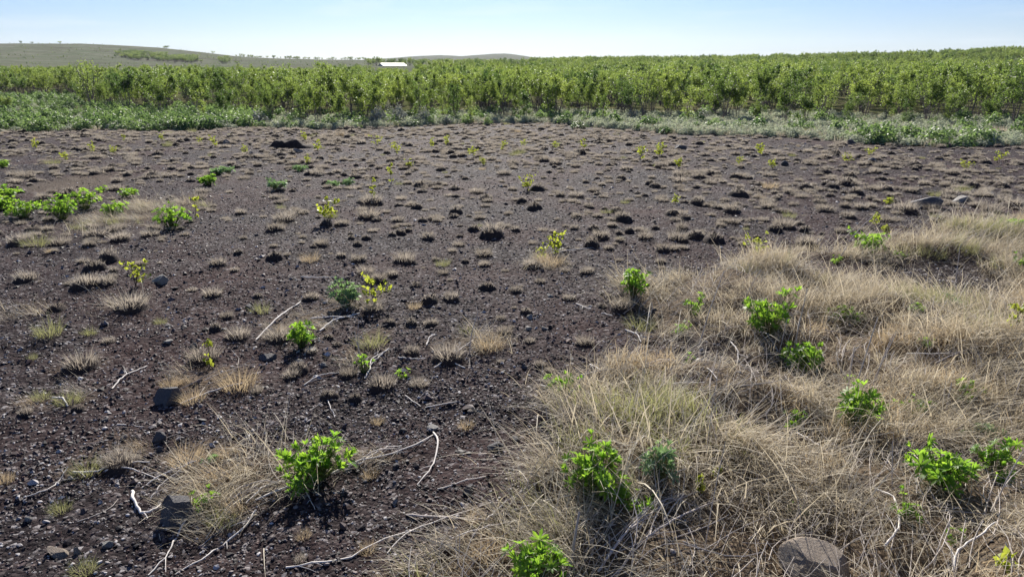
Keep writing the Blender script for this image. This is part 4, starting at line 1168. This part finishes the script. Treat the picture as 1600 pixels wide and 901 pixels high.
NAMED = [  # px, py foot, py top, variant, label, wide
    (146, 170, 92, SPARSE[0], 'tall many-stemmed birch with bare purple-brown stems beside the green meadow', 1.25), (200, 176, 105, TREES[2], 'bushy birch next to the bare-stemmed one, standing in lupines', 1.1),
    (376, 184, 128, SLIM[0], 'slim young birch leafy down to its foot, before the wood', 1.2), (420, 186, 126, TREES[3], 'narrow light birch standing just before the wood, beside grey shrubs', 1.0),
    (530, 198, 140, TREES[0], 'dark-stemmed low birch at the very edge of the gravel', 1.25), (655, 192, 128, SLIM[1], 'thin birch rising behind grey willow shrubs', 1.3), (600, 188, 125, TREES[6], 'light green birch behind grey willow shrubs', 1.0),
    (778, 188, 112, TREES[8], 'broad birch at the wood edge above dry yellow grass', 1.0), (858, 186, 124, TREES[9], 'bright slender birch stepping out of the wood edge', 1.3), (905, 180, 111, TREES[7], 'yellowish tall birch at a bend of the wood edge', 1.1),
    (985, 188, 122, TREES[4], 'birch with visible pale stems above the sage band', 1.0), (1005, 190, 92, SPARSE[1], 'bare spindly birch with a thin dead top', .8), (1042, 178, 98, TREES[5], 'tall dark green birch with stems showing beneath its crown', 1.1),
    (1075, 192, 126, SLIM[0], 'yellow-green slim birch before the tall dark one', 1.4), (1116, 186, 118, TREES[3], 'upright birch with a single clear trunk', 1.1), (1384, 192, 130, TREES[6], 'light birch standing clear on the sage band', 1.15), (1448, 194, 102, TREES[8], 'tall open birch with a clear trunk on the sage band', 1.0),
    (1512, 190, 98, TREES[1], 'full tall birch at the wood edge over dry ground', 1.1), (1582, 196, 95, TREES[4], 'tall pale birch with white stems at the end of the edge', 1.1), (12, 178, 148, TREES[0], 'low brown-stemmed birch alone in the green lupine meadow', 1.5),
    (76, 148, 122, TREES[7], 'round bright birch at the back of the green meadow', 1.5), (1290, 190, 130, SPARSE[0], 'low half-bare birch over the sage band', 1.2),
]
tree_xy = []
OUT = [(250, 184), (318, 186), (352, 187), (470, 192), (498, 193), (566, 192), (692, 191), (735, 190), (820, 188), (942, 192), (1150, 190), (1182, 191), (1225, 192), (1258, 190), (1325, 193), (1412, 195), (1480, 196), (1546, 197)]
random.shuffle(OUT)
for px, py, top, var, lab, wide in NAMED:
    p = at(px, py); h = (elev_z(px, top, math.hypot(p.x, p.y)) - p.z) * 1.02
    place_tree(p.x, p.y, h, var, lab, None, wide); tree_xy.append((p.x, p.y))

STEP = []
for k, (px, py) in enumerate(OUT):
    p = at(px, py + random.uniform(0, 4)); STEP.append((p.x, p.y, random.uniform(1.1, 2.2), (TREES[3], TREES[6], TREES[9], SLIM[0], SLIM[1], TREES[0])[k % 6]))

# the wood behind: nearest 300 as trees, the rest as one mass
def wood_points():
    n = 26000
    az = rng.uniform(R(-46), R(46), n); e = np.interp(az, WOOD_AZ, WOOD_R)
    d = rng.uniform(0, 1, n) ** 1.6 * 75
    r = e + d + 4.0 * vnoise(az * 45, az * 0, 5) ** 2 - .4
    keep = rng.random(n) < r / 110
    return r[keep] * np.sin(az[keep]), r[keep] * np.cos(az[keep]), d[keep]
wx, wy, wd = wood_points()
o = np.argsort(wd); wx, wy, wd = wx[o], wy[o], wd[o]
cell = {}
sel = []
for a in tree_xy: cell.setdefault((int(a[0] // 1.5), int(a[1] // 1.5)), []).append(a)
for x, y, d in zip(wx, wy, wd):
    m = (1.35 + .010 * d + .5 * (d < 3.5)) * (.75 + .6 * float(vnoise(np.array([x * .33]), np.array([y * .33]), 209)[0])); i, j = int(x // 1.5), int(y // 1.5)
    if any((x - a) ** 2 + (y - b) ** 2 < m * m for u in (-1, 0, 1) for v in (-1, 0, 1) for a, b in cell.get((i + u, j + v), ())): continue
    cell.setdefault((i, j), []).append((x, y)); sel.append((x, y, d))
sel.sort(key=lambda s: s[2])
W_LAB = ['full leafy', 'narrow leafy', 'half-bare']
T_MARK = ['the bare-stemmed birch', 'the bushy birch in lupines', 'the slim leafy birch', 'the narrow birch beside grey shrubs', 'the dark-stemmed low birch', 'the thin birch behind willows', 'the light birch behind willows', 'the broad birch above dry grass',
          'the bright slender birch', 'the yellowish tall birch', 'the pale-stemmed birch', 'the dead-topped spindly birch', 'the tall dark birch', 'the slim yellow-green birch', 'the single-trunked birch', 'the light birch on sage',
          'the tall open birch', 'the full tall birch', 'the white-stemmed birch', 'the lone meadow birch', 'the round bright birch', 'the low half-bare birch']
def wood_label(x, y, d, h, kind):
    i = min(range(len(tree_xy)), key=lambda k: (tree_xy[k][0] - x) ** 2 + (tree_xy[k][1] - y) ** 2)
    row = 'front row' if d < 1.3 else 'second row' if d < 3.2 else 'third row' if d < 6 else 'inner rows'
    return ('tall ' if h > 2.5 else 'low ' if h < 2.0 else '') + kind + ' birch in the ' + row + (' around ' if math.dist(tree_xy[i], (x, y)) < 2.5 else ' towards ') + T_MARK[i]
n_tree = 300 - len(NAMED) - len(STEP)
front, back = [], []
for x, y, d in sel:
    if len(front) < n_tree and abs(math.atan2(x, y)) < R(40) and d < 30: front.append((x, y, d))
    else: back.append((x, y, d))
def px_of(az): return 800 + np.tan(az) * FPX * 1.0484
def tree_h(x, y):
    h = tree_h0(x, y)
    return min(h, 2.2) if abs(px_of(math.atan2(x, y)) - 612) < 45 else h      # low growth in the dip where the house shows
def tree_h0(x, y):
    return (2.12 + .26 * float(sstep(820, 1120, px_of(math.atan2(x, y))))) * (1 + .11 * float(fbm(np.array([x * .12]), np.array([y * .12]), 99, 2)[0])) * random.choice((random.uniform(.55, .85), random.uniform(.85, 1.1), random.uniform(.95, 1.24)))
for x, y, h, v in STEP:
    place_tree(x, y, h, v, wood_label(x, y, 0, h, 'slender').replace('in the front row', 'standing before the wood'), None, random.uniform(1.0, 1.4))
for x, y, d in front:
    q = random.random()
    if q < .66: v, l = random.choice([TREES[k] for k in (0, 1, 2, 4, 5, 7, 8)]), W_LAB[0]
    elif q < .93: v, l = random.choice([TREES[k] for k in (3, 6, 9)]), W_LAB[1]
    else: v, l = random.choice(SPARSE), W_LAB[2]
    hh = tree_h(x, y)
    place_tree(x, y, hh, v, wood_label(x, y, d, hh, l), None, random.uniform(.95, 1.4))
print('trees', len(front) + len(NAMED), 'back', len(back))

# far trees on the rising ground
def far_wood():
    pts = [(x, y, tree_h(x, y)) for x, y, d in back]
    n = 15000
    az = rng.uniform(R(-46), R(46), n); r = 100 * (9.0 ** rng.random(n))
    tx1, tx2 = az_of(575), az_of(830)
    for a, q in zip(az, r):
        x, y = q * math.sin(a), q * math.cos(a)
        f = float(vnoise(np.array([x / 28]), np.array([y / 28]), 123)[0])
        if a < tx1: ok = random.random() < (0 if q < 820 else .12 * (f > .5))
        elif a < tx2: ok = random.random() < (.5 if q < 130 else .35 * (f > .5))
        else: ok = random.random() < (.85 if f > .3 else .3)
        if abs(a - az_of(612)) < .03 and 60 < q < 340: ok = False
        if ok: pts.append((x, y, random.uniform(1.7, 2.9) * (1 + min(q, 400) / 1400)))
    # a dark thicket on the slope of the moor
    knots = [(random.uniform(165, 360), random.uniform(3, 14)) for _ in range(17)]
    for _ in range(300):
        c, sp = random.choice(knots); px = random.gauss(c, sp); q = 515 + random.gauss(0, 26) - (px - 162) * .35; a = az_of(px)
        pts.append((q * math.sin(a), q * math.cos(a), random.uniform(1.6, 3.6)))
    for _ in range(1500):                              # low scrub all over the moor
        px = random.uniform(-150, 900); q = 300 * 3.1 ** random.random(); a = az_of(px); x, y = q * math.sin(a), q * math.cos(a)
        if float(vnoise(np.array([x / 45]), np.array([y / 45]), 77)[0]) > .45: pts.append((x, y, random.uniform(.4, 1.0)))
    for _ in range(90):
        px = random.uniform(370, 600); q = 880 + random.gauss(0, 20); a = az_of(px)
        pts.append((q * math.sin(a), q * math.cos(a), random.uniform(1.5, 3.6)))
    for px, hh in ((588, 4.2), (593, 3.8), (626, 3.6), (632, 3.4), (640, 3.8)):
        q = 345; a = az_of(px); pts.append((q * math.sin(a), q * math.cos(a), hh))
    A = np.array(pts)
    keys = [t[0].name for t in TREES]
    for t in TREES:
        if t[0].name not in tree_first: tree_first[t[0].name] = None
    pr = [tree_first[k] for k in keys if tree_first[k]]
    s = A[:, 2] / 2.6; w = s * rng.uniform(1.0, 1.5, len(A)) * np.where(np.hypot(A[:, 0], A[:, 1]) > 400, 1.7, 1)
    scatter('birch_wood', np.stack([A[:, 0], A[:, 1], height(A[:, 0], A[:, 1])], 1), np.stack([w, w, s], 1), zrot(len(A)), rng.integers(0, len(pr), len(A)), pr,
            'wide birch wood reaching back to the skyline', 'wood')
    print('far wood', len(A))
far_wood()

# ------------------------------------------------------------------ meadow band between gravel and wood
def cushion(n, mat, leaf=.07, flat=.62, stems=0):
    """a cushion of leaves one unit wide"""
    a = rng.uniform(0, 6.28, n); q = np.sqrt(rng.random(n)); f = rng.uniform(.25, 1, n) ** .6
    lump = 1 + .25 * np.sin(a * 3 + 1) * q
    rr = .5 * q * lump
    P = np.stack([rr * np.cos(a), rr * np.sin(a), flat * np.sqrt(np.clip(1 - q ** 2 * .92, 0, 1)) * f * (1 + .2 * np.sin(a * 2))], 1)
    N = np.stack([np.cos(a) * q + rng.normal(0, .5, n), np.sin(a) * q + rng.normal(0, .5, n), rng.uniform(.2, 1.1, n)], 1)
    V, F = leaf_quads(P, N, leaf * rng.uniform(.6, 1.3, n), rng.uniform(0, 6.28, n))
    return np_mesh('cushion', V, F, [mat], False, tint=np.repeat(rng.random(n), 4))

cush = {k: [[obj('cushion', cushion(n, m, lf, fl), link=False)] for _ in range(4)] for k, m, n, lf, fl in
        (('green', M_meadow, 260, .12, .75), ('sage', M_sage, 220, .10, .55))}
grass_c = [[obj('meadow_grass', straw_clump(60, .10, .20, .5, M_straw, .010, 2, 3.1), link=False)] for _ in range(3)]

def band_points(n):
    az = rng.uniform(R(-45), R(45), n); e = np.interp(az, EDGE_AZ, EDGE_R); w = np.interp(az, WOOD_AZ, WOOD_R)
    f = rng.random(n); r = e - .4 + f * (w - e + 6)
    return az, r, f
def px_of(az): return 800 + np.tan(az) * FPX * 1.0484

def build_band():
    az, r, f = band_points(19000); px = px_of(az); x, y = r * np.sin(az), r * np.cos(az)
    nz = fbm(x * .28, y * .28, 131, 3)
    e = np.interp(az, EDGE_AZ, EDGE_R)
    left = sstep(470, 300, px)
    right = sstep(1320, 1360, px) * sstep(1620, 1540, px) * sstep(2.6, 1.4, r - e)
    pg = np.clip(left * .58 + right * .35 + .06, 0, 1) * sstep(-.55, -.05, nz + .5 * left + .4 * right)
    ps = np.maximum((1 - left * .55) * sstep(-.7, -.1, -nz) * np.where(px > 860, 1.0, .45), sstep(110, 200, px) * (r - e < 1.3) * .7)
    u = rng.random(len(x))
    for nm, sel_, lab, key, smin, smax in (('lupine_carpet', u < pg * .46, 'bright green lupine carpet between the gravel and the wood', 'green', .34, .8),
                                           ('sage_carpet', (u >= pg * .46) & (u < pg * .46 + ps * .75), 'pale sage-green heath cushions along the wood', 'sage', .25, .6)):
        xs, ys = x[sel_], y[sel_]; n = len(xs)
        s = rng.uniform(smin, smax, n)
        scatter(nm, np.stack([xs, ys, height(xs, ys) - .02], 1), np.stack([s, s, s * rng.uniform(.5, 1.15, n)], 1), zrot(n), rng.integers(0, 4, n), cush[key], lab, 'ground cover')
        print(nm, n)
    az, r, f = band_points(5200); x, y = r * np.sin(az), r * np.cos(az); px = px_of(az)
    keep = rng.random(len(x)) < (.25 + .75 * sstep(300, 480, px)); x, y = x[keep], y[keep]; n = len(x)
    s = rng.uniform(.7, 1.35, n)
    scatter('meadow_grass', np.stack([x, y, height(x, y)], 1), np.stack([s, s, s], 1), zrot(n), rng.integers(0, 3, n), grass_c, 'dry pale grass between the meadow plants', 'grass')
build_band()

# grey willow shrubs and green lupine bushes that stand out in the band
def shrub_mesh(n, mat, leaf):
    st = []
    for k in range(16):
        a = random.uniform(0, 6.28); q = random.uniform(.1, .46)
        st.append(tube([(0, 0, -.03), (math.cos(a) * q * .5, math.sin(a) * q * .5, .25), (math.cos(a) * q, math.sin(a) * q, random.uniform(.35, .62))], [.016, .011, .005], 3, random.random()))
    V, F, T = join(st)
    return np_mesh('shrub_stem', V, F, [M_bark], True, tint=T), cushion(n, mat, leaf, .68)
WIL = [shrub_mesh(330, M_willow, .085) for _ in range(3)]
GRN = [shrub_mesh(340, M_meadow, .11) for _ in range(3)]
SHR = [(398, 198, 46, 20, 0, 'wide grey willow shrub at the gravel edge before slim birches'), (296, 182, 28, 16, 0, 'grey willow shrub under the birches beside the green meadow'), (590, 196, 34, 24, 0, 'grey willow shrub with white sheen in the shrub row'),
       (622, 196, 34, 26, 0, 'darker grey willow shrub in the middle of the shrub row'), (662, 196, 30, 24, 0, 'grey willow shrub at the end of the shrub row'), (698, 196, 26, 14, 0, 'low grey willow cushion next to the shrub row'),
       (602, 180, 26, 18, 0, 'grey willow shrub behind the shrub row'), (762, 196, 18, 11, 1, 'dark green cushion plant on the gravel edge'), (728, 194, 16, 9, 1, 'small dark green cushion near the gravel edge'), (556, 198, 30, 10, 1, 'low dark green cushion before the shrub row'),
       (904, 202, 34, 10, 1, 'green-grey cushion at the gravel edge below the yellowish birch'), (1042, 210, 30, 10, 1, 'dark green cushion at the gravel edge below the tall dark birch'), (990, 190, 30, 16, 0, 'grey shrub under the spindly dead-topped birch'), (1105, 190, 28, 16, 0, 'grey shrub under the single-trunked birch'),
       (1385, 222, 40, 12, 1, 'large bright lupine bush at the gravel edge'), (1428, 224, 36, 13, 1, 'bright lupine bush touching the large one'), (1475, 224, 30, 12, 1, 'bright lupine bush on its own before the sage band'), (1512, 230, 38, 14, 1, 'leafy lupine bush spilling on to the gravel'),
       (1550, 222, 34, 10, 1, 'lupine bush behind the one spilling on to the gravel'), (1360, 218, 26, 10, 1, 'low lupine cushion beside a dark stone'), (300, 200, 30, 9, 1, 'low lupine cushion along the dark gravel rim'), (170, 202, 28, 8, 1, 'lupine cushion on the meadow rim')]
for px, py, w, h, kind, lab in SHR:
    p = at(px, py); k = ppm(p); a, b = random.choice(GRN if kind else WIL)
    e = empty('willow_shrub' if not kind else 'lupine_bush', (p.x, p.y + w / k * .3, p.z - .01), random.uniform(0, 6.28), (w / k, w / k * .8, h / k / .62)); tag(e, lab, 'bush' if kind else 'shrub')
    obj('stem', a, e); obj('foliage', b, e)

# ------------------------------------------------------------------ house far off
def house():
    r = 310.; a = az_of(613); x, y = r * math.sin(a), r * math.cos(a)
    zb = elev_z(613, 107, r); zt = elev_z(613, 99.3, r)
    e = empty('house', (x, y, zb - .8), -a + R(22)); tag(e, 'small low house with a cream roof beyond the wood', 'house')
    w, d, hw, hr = 9.6, 5.5, (zt - zb) * .52 + .8, (zt - zb) + .8
    def plain(name, c, rough=.6):
        t = NT(name); n = t.noise(t.n('TexCoord').outputs['Object'], 3, 3)
        return t.done(t.principled(t.mix(t.math('MULTIPLY', n.outputs[0], .25), c, tuple(v * .75 for v in c)), rough, .3).outputs[0])
    mw, mr, mg, md = plain('house_wall_paint', (.42, .45, .48)), plain('house_roof_sheet', (.62, .57, .49), .55), plain('house_glass', (.03, .035, .04), .15), plain('house_door_paint', (.2, .1, .06))
    V = [(-w / 2, -d / 2, 0), (w / 2, -d / 2, 0), (w / 2, d / 2, 0), (-w / 2, d / 2, 0), (-w / 2, -d / 2, hw), (w / 2, -d / 2, hw), (w / 2, d / 2, hw), (-w / 2, d / 2, hw), (-w / 2, 0, hr - .1), (w / 2, 0, hr - .1)]
    me = bpy.data.meshes.new('wall'); me.from_pydata(V, [], [(0, 1, 5, 4), (2, 3, 7, 6), (1, 2, 6, 9, 5), (3, 0, 4, 8, 7)]); me.materials.append(mw); obj('wall', me, e)
    o = .35; V = []
    for zz in (0, .14):
        V += [(-w / 2 - o, -d / 2 - o, hw - .12 + zz), (w / 2 + o, -d / 2 - o, hw - .12 + zz), (w / 2 + o, 0, hr + zz), (-w / 2 - o, 0, hr + zz), (w / 2 + o, d / 2 + o, hw - .12 + zz), (-w / 2 - o, d / 2 + o, hw - .12 + zz)]
    me = bpy.data.meshes.new('roof')
    me.from_pydata(V, [], [(0, 3, 2, 1), (3, 5, 4, 2), (6, 7, 8, 9), (9, 8, 10, 11), (0, 1, 7, 6), (4, 5, 11, 10), (1, 2, 8, 7), (2, 4, 10, 8), (3, 0, 6, 9), (5, 3, 9, 11)]); me.materials.append(mr); obj('roof', me, e)
    for i, wx_ in enumerate((-3.4, -1.2, 2.8)):
        me = bpy.data.meshes.new('window'); b = [(wx_ + sx * .5, -d / 2 + sy, hw * .55 + sz * .4) for sy in (-.03, .05) for sz in (-1, 1) for sx in (-1, 1)]
        me.from_pydata(b, [], [(0, 1, 3, 2), (0, 2, 6, 4), (1, 5, 7, 3), (2, 3, 7, 6), (0, 4, 5, 1)]); me.materials.append(mg); obj('window', me, e)
    me = bpy.data.meshes.new('door'); b = [(.8 + sx * .45, -d / 2 + sy, (.05 + (sz + 1) * .9)) for sy in (-.03, .05) for sz in (-1, 1) for sx in (-1, 1)]
    me.from_pydata(b, [], [(0, 1, 3, 2), (0, 2, 6, 4), (1, 5, 7, 3), (2, 3, 7, 6), (0, 4, 5, 1)]); me.materials.append(md); obj('door', me, e)
house()
print('tris', sum(len(m.polygons) * 2 for m in bpy.data.meshes))

# ------------------------------------------------------------------ air: far things fade a little
def haze():
    me = bpy.data.meshes.new('haze')
    b = 5200.; z0, z1 = -30., 160.
    V = [(sx * b, sy * b, z) for z in (z0, z1) for sy in (-1, 1) for sx in (-1, 1)]
    me.from_pydata(V, [], [(0, 2, 3, 1), (4, 5, 7, 6), (0, 1, 5, 4), (2, 6, 7, 3), (0, 4, 6, 2), (1, 3, 7, 5)])
    t = NT('haze_air'); v = t.n('VolumePrincipled'); v.inputs['Density'].default_value = .00009; v.inputs['Color'].default_value = (.86, .92, 1, 1); v.inputs['Anisotropy'].default_value = .2
    t.l(v.outputs[0], t.out.inputs['Volume']); me.materials.append(t.m)
    tag(obj('haze', me), 'thin pale summer haze over the whole moor', 'haze', kind='stuff')
HAZE = True
if HAZE: haze()
